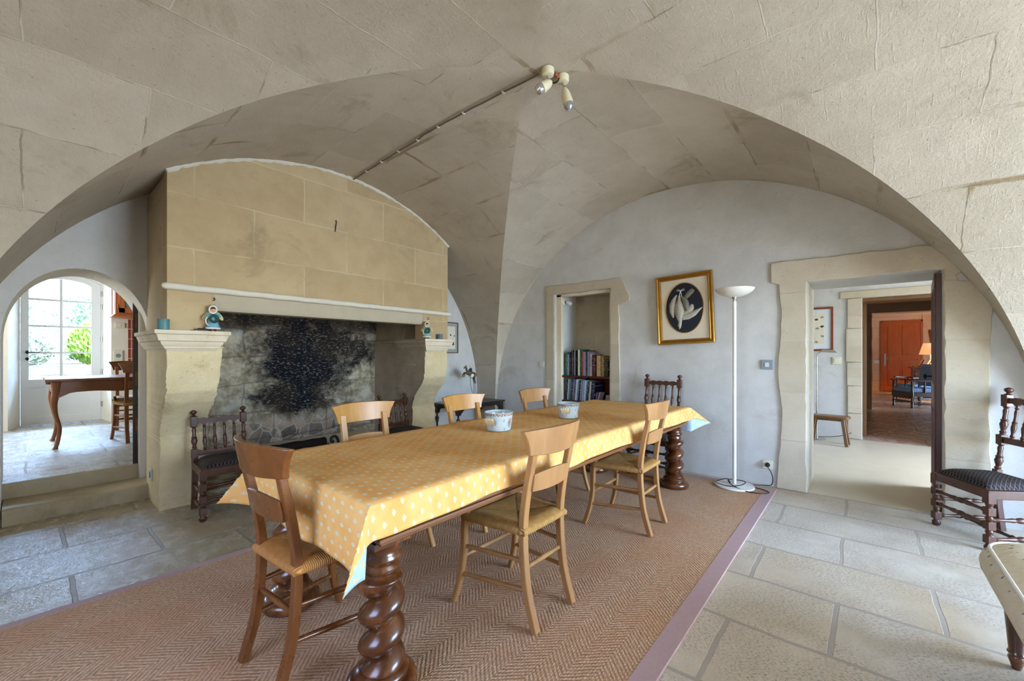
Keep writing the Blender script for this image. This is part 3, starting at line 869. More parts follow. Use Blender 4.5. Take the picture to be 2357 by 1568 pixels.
    m = M(); m.box(0.86, YL, 1.3, 0.92, 5.2, 3.0); m.build('firebox_flank', MT['sootdark'], t)
    m = M(); m.box(1.0, 4.42, -0.02, 3.14, 5.19, 0.055); m.build('hearth_slab', MT['soot'], t, bevel=0.008)
    return t
fireplace()
# hook nails in the hood lintel
for i, (x, z, lab) in enumerate(((1.0, 1.715, 'small black iron hook above the left angel figurine'), (3.18, 1.70, 'small dark nail above the right angel figurine'))):
    m = M(); m.tube([(x, YH+0.0, z+0.012), (x, YH-0.02, z+0.012), (x, YH-0.024, z-0.004), (x-0.006, YH-0.02, z-0.012), (x-.012, YH-0.02, z-.006)], 0.0032, 6)
    tag(m.build('iron_hook', MT['iron']), lab, 'hook')
m = M(); m.tube([(2.02, YH-0.004, 2.61), (2.025, YH-0.012, 2.615), (2.03, YH-0.01, 2.60), (2.02, YH-0.012, 2.55), (2.017, YH-.008, 2.50)], 0.004, 6)
tag(m.build('iron_hook', MT['iron']), 'bent iron wire hook in the middle of the fireplace hood', 'hook')

# ---------------------------------------------------------------- surrounds of niche and door (irregular dressed stones)
def outline(pts, jit=0.006, step=0.07, seed=1):
    rr = random.Random(seed); out = []
    for (a, b) in zip(pts, pts[1:] + pts[:1]):
        L = math.hypot(b[0]-a[0], b[1]-a[1]); k = max(1, int(L/step))
        for i in range(k):
            f = i/k; out.append((a[0]*(1-f)+b[0]*f + (rr.uniform(-jit,jit) if i else 0), a[1]*(1-f)+b[1]*f + (rr.uniform(-jit,jit) if i else 0)))
    return out
def surround(name, mat, left, right, top, th=0.018):
    m = M()
    for k, poly in enumerate((left, right, top)):
        m.prism(outline(poly, seed=k+3), XB-th-0.001*k, XB+0.004, 'x')
    return struct(m.build(name, mat, ang=50, bevel=0.006))
surround('trim_5', MT['trimstone'],
    [(3.29, 0.0), (3.16, 0.0), (3.16, 2.075), (3.29, 2.075)],
    [(2.335, 0.0), (2.195, 0.0), (2.21, 0.9), (2.225, 1.86), (2.335, 2.075)],
    [(3.295, 2.07), (3.295, 2.185), (2.21, 2.185), (2.16, 2.12), (2.12, 2.02), (2.09, 1.98), (2.09, 1.90), (2.19, 1.865), (2.225, 1.86), (2.33, 2.07)])
# thin inner rebate of the niche
m = M(); m.box(XB+0.03, 3.075, 0.30, XB+0.09, 3.158, 2.07); m.box(XB+0.03, 2.332, 0.30, XB+0.09, 2.372, 2.07); m.box(XB+0.03, 2.332, 2.03, XB+0.09, 3.158, 2.072)
struct(m.build('trim_6', MT['capital'], bevel=0.008))
m = M(); m.box(XB+0.09, 3.098, 0.30, 5.06, 3.158, 2.07); struct(m.build('trim_7', MT['niche_white']))
surround('trim_8', MT['trimstone'],
    [(0.62, 0.0), (0.385, 0.0), (0.385, 1.935), (0.60, 1.935), (0.58, 1.62), (0.61, 1.1), (0.575, 0.7)],
    [(-0.485, 0.0), (-0.735, 0.0), (-0.72, 0.9), (-0.735, 1.81), (-0.56, 1.83), (-0.54, 1.935), (-0.485, 1.935)],
    [(0.665, 1.95), (0.665, 2.135), (0.3, 2.135), (-0.40, 2.13), (-0.46, 2.09), (-0.62, 2.06), (-0.66, 1.93), (-0.54, 1.87), (-0.485, 1.93), (0.38, 1.93), (0.6, 1.925)])
struct(M().box(XB+0.005, 0.383, 0.0, 5.29, 0.397, 1.93).build('trim_9', MT['trimstone']))
# ---------------------------------------------------------------- rug
rug = thing('sisal_rug', 'large brown sisal rug with faded pink border under the dining table', 'rug', (0, 0, 0))
m = M(); m.box(-1.2, 0.685, 0.0, 4.43, 2.995, 0.011); m.build('rug_field', MT['rug'], rug, smooth=False)
m = M()
for (a, b, c, d) in ((-1.25, 0.605, 4.505, 0.69), (-1.25, 2.99, 4.505, 3.04), (4.425, 0.69, 4.505, 2.99), (-1.25, 0.69, -1.195, 2.99)):
    m.box(a, b, 0.0, c, d, 0.0125)
m.build('rug_border', MT['rug_border'], rug, smooth=False)
RZ = 0.0145

# ---------------------------------------------------------------- dining table
TX0, TX1, TY0, TY1, TZ = 0.755, 4.105, 1.265, 2.285, 0.757
def dining_table():
    t = thing('dining_table', 'long dark wooden dining table with four thick barley-twist legs', 'table', (0, 0, RZ))
    m = M(); m.box(TX0, TY0, 0.712-RZ, TX1, TY1, TZ-RZ); m.build('tabletop', MT['table_edge'], t, bevel=0.006)
    m = M(); m.box(TX0+0.07, TY0+0.05, 0.64-RZ, TX1-0.07, TY1-0.05, 0.713-RZ); m.build('apron', MT['table_edge'], t, bevel=0.003)
    m = M()
    for k, (z0, z1, e) in enumerate(((0.598, 0.612, 0.012), (0.611, 0.628, 0.0), (0.627, 0.641, 0.01))):
        m.box(TX0+0.03+e, TY0-0.004+e, z0-RZ, TX1-0.03-e, TY1+0.004-e, z1-RZ)
    m.build('moulded_frame', MT['table_edge'], t, bevel=0.004)
    for (x, y, ph) in ((0.865, 1.375, 0.3), (0.865, 2.19, 2.0), (3.985, 1.36, 0.9), (3.985, 2.19, 2.6)):
        m = M()
        m.cbox((x, y, 0.587-RZ), (0.15, 0.15, 0.024))
        m.lathe([(0.05,0.455),(0.062,0.470),(0.066,0.482),(0.056,0.492),(0.060,0.500),(0.072,0.512),(0.074,0.522),(0.064,0.532),(0.062,0.552),(0.070,0.566),(0.072,0.580)], (x, y, -RZ), 32)
        # single-strand barley twist: a fat rope with sharp creases
        nz, nr = 120, 44; vs = []; fs = []
        z0, z1 = 0.095, 0.462
        for i in range(nz+1):
            f = i/nz; z = z0 + (z1-z0)*f
            env = min(1, f/0.05, (1-f)/0.05)
            a = ph + f*2*PI*3.3
            for k in range(nr):
                th = 2*PI*k/nr
                q = ((th - a)/(2*PI)) % 1.0
                b_ = (max(0, 1-(2*q-1)**2))**0.5
                rr_ = 0.058 + env*(0.040*b_ - 0.018); e = 0.006*env
                vs.append((x - e*math.cos(a) + rr_*math.cos(th), y - e*math.sin(a) + rr_*math.sin(th), z-RZ))
        for i in range(nz):
            for k in range(nr):
                k2 = (k+1) % nr; fs.append((i*nr+k, i*nr+k2, (i+1)*nr+k2, (i+1)*nr+k))
        fs.append(tuple(range(nr))[::-1]); fs.append(tuple(nz*nr+k for k in range(nr)))
        m.add(vs, fs)
        leg = m.build('leg', MT['walnut'], t, ang=75)
        m = M()
        m.lathe([(0.112,0.0),(0.126,0.008),(0.132,0.028),(0.126,0.050),(0.108,0.060),(0.096,0.062),(0.094,0.070),(0.099,0.078),(0.095,0.088),(0.078,0.094),(0.066,0.100),(0.055,0.112)], (x, y, 0), 40)
        m.build('foot', MT['walnut'], leg, ang=50)
    return t
dining_table()

def make_cloth():
    ox, oy = 0.25, 0.125
    L, W = TX1-TX0+0.012, TY1-TY0+0.012
    X0, Y0 = TX0-0.006, TY0-0.006
    zc = TZ+0.0045
    def axis(L, o, step_in, step_out):
        k = max(2, round(o/step_out)); a = [-o + o*i/k for i in range(k)]
        k2 = round(L/step_in); a += [L*i/k2 for i in range(k2+1)]
        a += [L + o*(i+1)/k for i in range(k)]
        return a
    A = axis(L, ox, 0.045, 0.0125); B = axis(W, oy, 0.045, 0.0104)
    phi_t = math.atan2(oy, ox)
    corner = {  # (x end, y side): direction at phi=0, tip, phi=90
        (0, 0): ((-0.06, 0.02, -1), (-0.125, -0.045, -0.27), (-0.02, -0.10, -1)),
        (0, 1): ((-0.06, 0.0, -1), (-0.15, 0.085, -0.22), (0, 0.10, -1)),
        (1, 0): ((0.10, 0.0, -1), (0.14, -0.11, -0.13), (0, -0.12, -1)),
        (1, 1): ((0.06, 0.0, -1), (0.08, 0.08, -0.25), (0, 0.08, -1))}
    def nrm(v):
        l = math.sqrt(sum(q*q for q in v)); return tuple(q/l for q in v)
    corner = {k: tuple(nrm(q) for q in v) for k, v in corner.items()}
    def drop(r, d):   # soft edge: quarter bend then along direction d
        rb = 0.014
        return r
    def pos(a, b):
        sx = 0 if a < 0 else (1 if a > L else None); sy = 0 if b < 0 else (1 if b > W else None)
        ca = min(max(a, 0), L); cb = min(max(b, 0), W)
        oxx = abs(a-ca); oyy = abs(b-cb)
        x = X0+ca; y = Y0+cb; z = zc
        if sx is None and sy is None:
            e = min(ca, L-ca, cb, W-cb)
            z += 0.0016*(1+math.sin(ca*9+cb*4)*math.sin(cb*11-ca*3))*min(1, e/0.05)
            for cx in (0.62, 1.36, 2.55):   # ironed cross folds
                z += 0.0028*math.exp(-((ca-cx+0.10*(cb-0.5))/0.012)**2)*min(1, e/0.03)
            z += 0.003*math.exp(-((cb-0.52)/0.010)**2)*min(1, e/0.03)
            return (x, y, z)
        if sy is None:
            s = -1 if sx == 0 else 1
            w = 0.012*math.sin(cb*13+1.0)*oxx/0.25 + 0.006*math.sin(cb*31)*oxx/0.25
            fl = 0.06 if sx == 0 else 0.10
            edge = min(cb, W-cb); w *= min(1, edge/0.06)
            r = oxx; bend = 0.012*(1-math.exp(-r/0.012))
            return (x + s*(fl*r + w*0.6 + bend*0.5), y, z - r*0.985 + bend*0.5)
        if sx is None:
            s = -1 if sy == 0 else 1
            w = 0.016*math.sin(ca*6.3+0.5)*oyy/0.125 + 0.007*math.sin(ca*15+2)*oyy/0.125
            edge = min(ca, L-ca); w *= min(1, edge/0.08)
            lift = 0.018*math.sin(ca*2.4+0.6)*min(1, edge/0.2)
            r = oyy; bend = 0.012*(1-math.exp(-r/0.012))
            return (x, y + s*(0.10*r + w*0.7 + bend*0.5), z - r*(0.97-lift*2) + bend*0.5)
        r = math.hypot(oxx, oyy); ph = math.atan2(oyy, oxx)
        d0, dt, d1 = corner[sx, sy]
        if ph < phi_t: f = ph/phi_t; d = tuple(p*(1-f)+q*f for p, q in zip(d0, dt))
        else:
            f = (ph-phi_t)/(PI/2-phi_t); d = tuple(p*(1-f)+q*f for p, q in zip(dt, d1))
        bend = 0.012*(1-math.exp(-r/0.012))
        sxx = -1 if sx == 0 else 1; syy = -1 if sy == 0 else 1
        c = math.cos(ph); s_ = math.sin(ph)
        return (x + d[0]*r + sxx*bend*0.5*c*c, y + d[1]*r + syy*bend*0.5*s_*s_, z + d[2]*r + bend*0.5)
    vs = [pos(a, b) for b in B for a in A]
    n = len(A); fs = []; uv = []
    for j in range(len(B)-1):
        for i in range(n-1):
            fs.append((j*n+i, j*n+i+1, (j+1)*n+i+1, (j+1)*n+i))
            uv.append([(B[j_]+0.5, -A[i_]+8.0) for i_, j_ in ((i,j),(i+1,j),(i+1,j+1),(i,j+1))])
    m = M(); m.add(vs, fs, 0, uv)
    o = m.build('tablecloth', [MT['cloth'], MT['cloth_in']], ang=75, recalc=False)
    so = o.modifiers.new('Solidify', 'SOLIDIFY'); so.thickness = 0.0016; so.offset = -1; so.material_offset = 1; so.material_offset_rim = 0
    tag(o, 'yellow tablecloth printed with pale shells and lined in blue on the long table', 'tablecloth')
make_cloth()

# ---------------------------------------------------------------- rush-seated chairs (forward = +y)
def lerp_path(pts, n=5):
    # Catmull-Rom through points
    P = [Vector(p) for p in pts]; out = []
    for i in range(len(P)-1):
        p0 = P[max(i-1,0)]; p1 = P[i]; p2 = P[i+1]; p3 = P[min(i+2,len(P)-1)]
        for k in range(n):
            t = k/n
            out.append(0.5*((2*p1)+(-p0+p2)*t+(2*p0-5*p1+4*p2-p3)*t*t+(-p0+3*p1-3*p2+p3)*t**3))
    out.append(P[-1]); return out
def rush_chair(label, loc, rz, wood, rush, group='rush chairs around the dining table'):
    t = thing('rush_chair', label, 'chair', loc, rz, group)
    zs = 0.455
    for s in (-1, 1):
        pts = lerp_path([(s*.150,-.235,0),(s*.150,-.188,.16),(s*.150,-.168,.32),(s*.150,-.165,.47),(s*.151,-.185,.62),(s*.152,-.215,.76),(s*.152,-.232,.845)], 4)
        k = len(pts)
        m = M(); m.bar(pts, [0.036]*k, [0.032-0.010*max(0, i/k-0.5) for i in range(k)], (1,0,0))
        m.build('rear_leg', wood, t)
        pts = lerp_path([(s*.222,.232,0),(s*.212,.198,.11),(s*.204,.178,.24),(s*.200,.176,.36),(s*.198,.172,.44),(s*.196,.155,.472)], 4)
        k = len(pts)
        m = M(); m.bar(pts, [0.030]*k, [0.028+0.012*i/k for i in range(k)], (1,0,0), chamfer=0.35)
        m.build('front_leg', wood, t)
    # seat: domed rush over a trapezoid frame
    def seat(u, v):
        y = -0.182 + 0.352*v
        w = 0.150 + (0.196-0.150)*v + 0.018
        x = (u*2-1)*w
        e = min(u, 1-u, v, 1-v)
        z = zs + 0.012*min(1, e/0.10)**0.6 - 0.020*max(0, (e-0.12))/0.38
        return (x, y, z)
    m = M(); m.grid(seat, 22, 22)
    def under(u, v):
        p = seat(u, v); e = min(u, 1-u, v, 1-v)
        return (p[0], p[1], zs - 0.034 - 0.0*e)
    m.grid(under, 22, 22, flip=True)
    N = 22
    ring = [(i/N, 0) for i in range(N)] + [(1, j/N) for j in range(N)] + [(1-i/N, 1) for i in range(N)] + [(0, 1-j/N) for j in range(N)]
    rows = []
    for k in range(5):
        a = PI*k/4 
        row = []
        for (u, v) in ring:
            p = seat(u, v); out = 0.013*math.sin(a); zz = zs-0.017+0.017*math.cos(a)
            cx, cy = p[0], p[1]+0.006; l = math.hypot(cx, cy)
            row.append((p[0]+cx/l*out, p[1]+cy/l*out, zz))
        rows.append(row)
    K = len(ring); vs = [q for row in rows for q in row]
    fs = [(r_*K+i, r_*K+(i+1)%K, (r_+1)*K+(i+1)%K, (r_+1)*K+i) for r_ in range(4) for i in range(K)]
    m.add(vs, fs); m.build('rush_seat', rush, t, ang=60)
    # crest rail, bowed, ends sweeping out at the top
    def rail(zb, zt_, wt, wb, bow, yc, th, name, lean):
        def f(side):
            def g(u, v):
                w = wb + (wt-wb)*v**1.6
                x = (u*2-1)*w
                y = yc + bow*(x/0.2)**2 - lean*v
                crown = 0.010*(1-(2*u-1)**2)*v - 0.006*(1-v)*(1-(2*u-1)**2)
                return (x, y + side*th/2, zb + (zt_-zb)*v + crown)
            return g
        m = M(); m.grid(f(-1), 20, 6); m.grid(f(1), 20, 6, flip=True)
        A = f(-1); B = f(1); nu = 20; nv = 6
        for i in range(nu):
            for v in (0, 1): m.add([A(i/nu,v),A((i+1)/nu,v),B((i+1)/nu,v),B(i/nu,v)], [(0,1,2,3)])
        for j in range(nv):
            for u in (0, 1): m.add([A(u,j/nv),A(u,(j+1)/nv),B(u,(j+1)/nv),B(u,j/nv)], [(0,1,2,3)])
        bm_o = m.build(name, wood, t, ang=50)
        me = bm_o.data; bm = bmesh.new(); bm.from_mesh(me); bmesh.ops.remove_doubles(bm, verts=bm.verts, dist=1e-5)
        bmesh.ops.recalc_face_normals(bm, faces=bm.faces); bm.to_mesh(me); bm.free(); me.set_sharp_from_angle(angle=R(50))
        b = bm_o.modifiers.new('Bevel','BEVEL'); b.width = 0.003; b.segments = 2; b.limit_method = 'ANGLE'
    rail(0.800, 0.912, 0.232, 0.188, 0.046, -0.262, 0.024, 'crest_rail', 0.022)
    rail(0.625, 0.705, 0.142, 0.142, 0.022, -0.217, 0.014, 'back_slat', 0.012)
    def rod(a, b): 
        m = M(); m.turn(a, b, [(0,.009),(.08,.0105),(.5,.0125),(.92,.0105),(1,.009)], 10); m.build('stretcher', wood, t)
    for s in (-1, 1):
        rod((s*.150,-.182,.170), (s*.210,.190,.150)); rod((s*.150,-.168,.300), (s*.203,.178,.290))
    rod((-.150,-.168,.265), (.150,-.168,.265)); rod((-.203,.180,.235), (.203,.180,.235))
    m = M(); m.box(-.19, .158, .385, .19, .178, .425); m.build('seat_rail', wood, t, bevel=.003)
    return t
ch = rush_chair('pale worn rush chair, nearest on the window side of the table, back to the camera', (1.632, 1.352, RZ+.003), 0.0, MT['honey2'], MT['rush'])
dup(ch, (2.92, 1.347, RZ+.003), R(1.5), 'pale rush chair near the far right leg of the table, below the gilt picture')
ch2 = dup(ch, (0.819, 1.793, RZ+.003), R(-86), 'dark brown rush chair at the near end of the table')
swap_mats(ch2, {MT['honey2']: MT['brownchair'], MT['rush']: MT['rush_o']})
ch3 = dup(ch, (1.495, 2.36, RZ+.003), R(180), 'honey-coloured chair across the table, in front of the hearth')
swap_mats(ch3, {MT['honey2']: MT['honey']})
dup(ch3, (2.31, 2.245, RZ+.003), R(180), 'honey-coloured chair across the table, in front of the small side table')
dup(ch, (3.13, 2.15, RZ+.003), R(178), 'pale chair across the table, farthest along, left of the bookshelf niche')

# ---------------------------------------------------------------- turned oak chairs with lattice seats (forward = +y)
BAL = [(0,.011),(.03,.015),(.06,.011),(.10,.016),(.16,.010),(.24,.014),(.36,.019),(.46,.014),(.50,.018),(.53,.012),(.66,.010),(.80,.013),(.88,.009),(.91,.015),(.94,.010),(1,.011)]
def scaled(p, k): return [(t, r*k) for t, r in p]
def spindle_chair(label, loc, rz, tall, group='turned oak chairs with black seats'):
    t = thing('turned_chair', label, 'chair', loc, rz, group)
    w = MT['oak']
    fw, bw, yf, yb = 0.205, 0.178, 0.175, -0.175
    top = 0.945 if tall else 0.722
    zr = 0.655 if tall else 0.455     # lower back rail
    for s in (-1, 1):
        # front leg: blocks and turnings
        x = s*fw; m = M()
        m.turn((x, yf, 0), (x, yf, .34), [(0,.017),(.03,.024),(.08,.026),(.11,.018),(.14,.016),(.15,.022),(.30,.022),(.32,.015),(.36,.021),(.40,.014),(.42,.022),(.54,.022),(.56,.015),(.62,.021),(.66,.014),(.68,.022),(.82,.022),(.84,.016),(.90,.022),(1,.020)], 14)
        for z in (.075, .165, .255): m.cbox((x, yf, z), (.043, .043, .052))
        m.cbox((x, yf, .345), (.046, .046, .075))
        m.build('front_leg', w, t, bevel=0.002)
        # rear post
        x = s*bw; m = M(); lean = lambda z: yb - 0.06*max(0, z-.38)/0.5
        m.bar([(x, yb-.03, 0), (x, yb-.008, .18), (x, yb, .33), (x, lean(.44), .44)], .040, .040)
        m.turn((x, lean(.44), .43), (x, lean(zr-.02), zr-.02), scaled(BAL, 1.25) if tall else [(0,.02),(1,.02)], 14)
        m.cbox((x, lean(zr), zr), (.042, .042, .07))
        m.turn((x, lean(zr+.03), zr+.03), (x, lean(top-.04), top-.04), scaled(BAL, 1.2), 14)
        m.cbox((x, lean(top-.01), top-.01), (.044, .044, .085))
        m.build('rear_post', w, t, bevel=0.002)
        m = M(); zt_ = top+.030
        m.turn((x, lean(zt_), zt_), (x, lean(zt_+.055), zt_+.055), [(0,.017),(.08,.021),(.16,.012),(.28,.009),(.36,.014),(.5,.0215),(.66,.024),(.82,.021),(.94,.011),(1,.003)], 14)
        m.build('finial', w, t)
    # scalloped rails and spindles
    yr = yb - 0.06*(top-.38)/0.5; yl = yb - 0.06*(zr-.38)/0.5
    nsp = 4
    def scal(z0, z1, y, amp, up):
        n = 60; pts_t = []; pts_b = []
        for k in range(n+1):
            x = -bw + 2*bw*k/n
            ph = abs(math.sin(PI*(k/n)*5))
            if up: pts_t.append((x, z1)); pts_b.append((x, z0 + amp*(ph)))
            else: pts_t.append((x, z1 - amp*(1-ph))); pts_b.append((x, z0))
        m = M(); m.prism(pts_b + [(a, b + (0.008*math.sin(PI*(a/bw)*2.5)**2 if up else 0)) for a, b in pts_t[::-1]], y-.011, y+.011, 'y'); return m
    scal(top-.045, top+.008, yr, .020, True).build('top_rail', w, t, ang=50)
    scal(zr-.022, zr+.022, yl, .012, False).build('lower_rail', w, t, ang=50)
    for k in range(nsp):
        x = -bw + 2*bw*(k+1)/(nsp+1)
        m = M(); m.turn((x, yl, zr+.010), (x, yr, top-.038), scaled(BAL, .82), 12); m.build('spindle', w, t)
    # seat frame + domed lattice cushion
    m = M(); m.prism([(-fw-.02, yf+.02), (fw+.02, yf+.02), (bw+.02, yb-.01), (-bw-.02, yb-.01)], .335, .392, 'z'); m.build('seat_frame', w, t, bevel=.004)
    def cush(u, v):
        y = yb + .012 + (yf-yb-.002)*v; hw = bw + (fw-bw)*v - .004
        x = (u*2-1)*hw
        ex = 1-abs(2*u-1)**4; ey = 1-abs(2*v-1)**4
        return (x, y, .388 + .062*(ex*ey)**0.42)
    m = M(); m.grid(cush, 26, 26); m.build('seat_cushion', MT['lattice'], t, ang=80)
    def tr(a, b, k=1.0):
        m = M(); m.turn(a, b, [(0,.009),(.06,.011),(.10,.016),(.13,.010),(.28,.011),(.38,.016),(.42,.011),(.46,.017),(.50,.019),(.54,.017),(.58,.011),(.62,.016),(.72,.011),(.87,.010),(.90,.016),(.94,.011),(1,.009)], 12); m.build('stretcher', w, t)
    tr((-fw, yf, .255), (fw, yf, .255)); tr((-fw, yf, .165), (fw, yf, .165))
    for s in (-1, 1): tr((s*fw, yf, .075), (s*bw, yb-.02, .085)); tr((s*fw, yf, .2), (s*bw, yb-.01, .2))
    tr((-fw*.98, yf-.16, .08), (fw*.98, yf-.16, .08))
    return t
spindle_chair('low turned oak chair with black lattice seat standing against the left fireplace pier', (1.075, 3.985, 0), PI, False)
spindle_chair('low turned oak chair with black lattice seat before the right fireplace pier', (2.76, 3.93, 0), R(183), False)
spindle_chair('turned oak chair with ball finials against the wall under the gilt picture', (4.29, 1.67, RZ), R(90), True)
spindle_chair('turned oak chair with black lattice seat by the doorway, at the right edge', (4.285, -0.675, 0), R(30), True)

# ---------------------------------------------------------------- side table in the corner
t = thing('side_table', 'small dark side table with turned legs in the corner beside the fireplace', 'table', (4.085, 4.25, 0))
w = MT['black_oak']
m = M(); m.box(-.465, -.26, .578, .465, .26, .600); m.build('tabletop', w, t, bevel=.008)
for sx in (-1, 1):
    for sy in (-1, 1):
        x = sx*.415; y = sy*.215
        m = M(); m.cbox((x, y, .52), (.055, .055, .116))
        m.turn((x, y, .465), (x, y, .12), [(0,.026),(.03,.016),(.08,.012),(.14,.014),(.18,.026),(.24,.028),(.30,.018),(.34,.024),(.37,.015),(.60,.013),(.78,.020),(.86,.016),(.90,.026),(.95,.018),(1,.022)], 14)
        m.cbox((x, y, .09), (.05, .05, .07)); m.turn((x, y, .056), (x, y, 0), [(0,.018),(.4,.027),(.8,.022),(1,.014)], 14)
        m.build('leg', w, t, bevel=.003)
def scallop_apron(L):
    pts = []
    for k in range(41):
        f = k/40; a = abs(2*f-1)
        z = .545 - .075*(max(0, (a-.8)/.2)) - .05*math.exp(-((a)/.09)**2) + .0*a - .012*math.sin(a*PI)
        pts.append((-L + 2*L*f, z))
    return pts + [(L, .579), (-L, .579)]
for s in (-1, 1):
    m = M(); m.prism(scallop_apron(.39), s*.225-.009, s*.225+.009, 'y'); m.build('apron', w, t)
    m = M(); m.prism(scallop_apron(.19), s*.425-.009, s*.425+.009, 'x'); m.build('apron', w, t)
m = M()
for s in (-1, 1): m.box(s*.415-.018, -.2, .07, s*.415+.018, .2, .10)
m.box(-.41, -.018, .07, .41, .018, .10); m.build('stretcher', w, t, bevel=.003)

# ---------------------------------------------------------------- upholstered bench at lower right
t = thing('upholstered_bench', 'cream upholstered seat with sprigged cushion and tapered dark legs at lower right', 'bench', (0, 0, 0))
def rrect(x0, x1, y0, y1, r, n=8):
    out = []
    for (cx, cy, a0) in ((x1-r, y1-r, 0), (x0+r, y1-r, 90), (x0+r, y0+r, 180), (x1-r, y0+r, 270)):
        for k in range(n+1):
            a = R(a0 + 90*k/n); out.append((cx + r*math.cos(a), cy + r*math.sin(a)))
    return out
m = M(); m.prism(rrect(1.28, 2.68, -1.08, -.425, .12), .262, .335, 'z'); m.build('seat_frame', MT['walnut'], t, bevel=.006)
def cushion(x0, x1, y0, y1, rr_, prof):
    base = rrect(x0, x1, y0, y1, rr_, 10); K = len(base); cx = (x0+x1)/2; cy = (y0+y1)/2
    vs = []; fs = []
    for (z, ins) in prof:
        for (x, y) in base:
            nx = x - min(max(x, x0+rr_), x1-rr_); ny = y - min(max(y, y0+rr_), y1-rr_); l = math.hypot(nx, ny) or 1
            vs.append((x - nx/l*ins, y - ny/l*ins, z))
    for r_ in range(len(prof)-1):
        for i in range(K):
            i2 = (i+1) % K; fs.append((r_*K+i, r_*K+i2, (r_+1)*K+i2, (r_+1)*K+i))
    fs.append(tuple(range(K))[::-1]); fs.append(tuple((len(prof)-1)*K+i for i in range(K)))
    return vs, fs
vs, fs = cushion(1.27, 2.76, -1.06, -.375, .17, [(.325,.05),(.345,.02),(.375,.004),(.405,.0),(.435,.008),(.458,.028),(.470,.05),(.488,.09),(.500,.14)])
m = M(); m.add(vs, fs); cu = m.build('cushion', MT['sprig'], t, ang=70)
pts = [(x, y, .462) for x, y in rrect(1.27+.03, 2.76-.03, -1.06+.03, -.375-.03, .145, 10)]
m = M(); m.tube(pts + pts[:2], .0065, 8); m.build('piping', MT['white_trim'], cu)
for (x, y) in ((2.585, -.475), (1.37, -.475), (2.585, -1.0), (1.37, -1.0)):
    m = M(); m.turn((x, y, .27), (x, y, 0), [(0,.034),(.06,.036),(.1,.030),(.14,.034),(.2,.033),(.72,.022),(.76,.027),(.80,.021),(.84,.025),(.94,.017),(1,.013)], 16)
    m.build('leg', MT['walnut'], t)
# ---------------------------------------------------------------- torchiere floor lamp
t = thing('floor_lamp', 'tall cream-white uplighter floor lamp standing at the right of the gilt picture', 'lamp', (4.36, .925, RZ))
m = M(); m.lathe([(.168,0),(.170,.008),(.166,.014),(.03,.020),(.018,.024)], n=48); m.build('base', MT['white_lamp'], t)
m = M(); m.turn((0,0,.02), (0,0,1.755), [(0,.0165),(.5,.0165),(1,.0165)], 18); m.build('pole', MT['white_lamp'], t)
m = M(); m.turn((0,0,1.752), (0,0,1.80), [(0,.012),(.5,.012),(.55,.02),(1,.024)], 18); m.build('collar', MT['chrome'], t)
m = M(); m.lathe([(.022,1.795),(.06,1.800),(.105,1.815),(.140,1.835),(.160,1.855),(.168,1.868),(.170,1.874),(.165,1.874),(.13,1.842),(.07,1.815),(.02,1.806)], n=48); m.build('bowl', MT['white_lamp'], t)
# its black cable coiled on the base, running to the wall socket
def cable(pts, n=8): return lerp_path(pts, n)
cp = [(4.33,.955,.05),(4.40,1.0,.06),(4.38,1.08,.03),(4.30,1.06,.03),(4.25,.95,.035),(4.30,.86,.05),(4.40,.84,.06),(4.42,.93,.06),(4.36,.98,.065),(4.28,.93,.045),(4.24,.82,.022),(4.26,.70,.02),(4.34,.64,.018),(4.40,.69,.018),(4.43,.78,.02),(4.47,.80,.02),(4.53,.76,.018),(4.56,.70,.02),(4.57,.655,.03),(4.578,.645,.09),(4.575,.66,.15),(4.565,.685,.195)]
m = M(); m.tube(cable(cp), .0042, 7)
m.turn((4.562,.69,.205), (4.612,.69,.208), [(0,.010),(.3,.016),(.45,.021),(1,.021)], 14)
tag(m.build('power_cable', MT['cable']), 'black cable with plug looped round the white floor lamp base', 'cable')

# ---------------------------------------------------------------- switches and sockets
def plate(name, label, loc, axis, w, h, mat, insert, imat, cat):
    t = thing(name, label, cat, loc)
    m = M(); 
    if axis == 'x': m.box(-.012, -w/2, -h/2, 0, w/2, h/2)
    else: m.box(-w/2, -.012, -h/2, w/2, 0, h/2)
    m.build('plate', mat, t, bevel=.003)
    m = M(); a, b = insert
    if a == 'socket':
        d = Vector((-1,0,0)) if axis == 'x' else Vector((0,-1,0))
        m.turn(d*.010, d*.0145, [(0,b),(1,b)], 20)
    else:
        if axis == 'x': m.box(-.018, -a/2, -b/2, -.011, a/2, b/2)
        else: m.box(-a/2, -.018, -b/2, a/2, -.011, b/2)
    m.build('socket_well' if a == 'socket' else 'rocker', imat, t, bevel=.002)
    return t
XW = XB-.001
plate('light_switch', 'grey square light switch on the wall left of the doorway', (XW, .697, 1.166), 'x', .095, .092, MT['grey_plastic'], (.034, .042), MT['pale_plastic'], 'switch')
plate('wall_socket', 'pale wall socket near the floor with the black lamp plug', (XW, .693, .207), 'x', .082, .082, MT['cream_plastic'], ('socket', .026), MT['pale_plastic'], 'socket')
plate('light_switch', 'small pale grey-green switch left of the book niche', (XW, 3.365, 1.126), 'x', .085, .082, MT['pale_plastic'], (.06, .06), MT['pale_plastic'], 'switch')
plate('wall_socket', 'narrow grey socket low on the flank of the left fireplace pier', (.699, 4.62, .245), 'x', .06, .10, MT['pale_plastic'], (.022, .05), MT['grey_plastic'], 'socket')

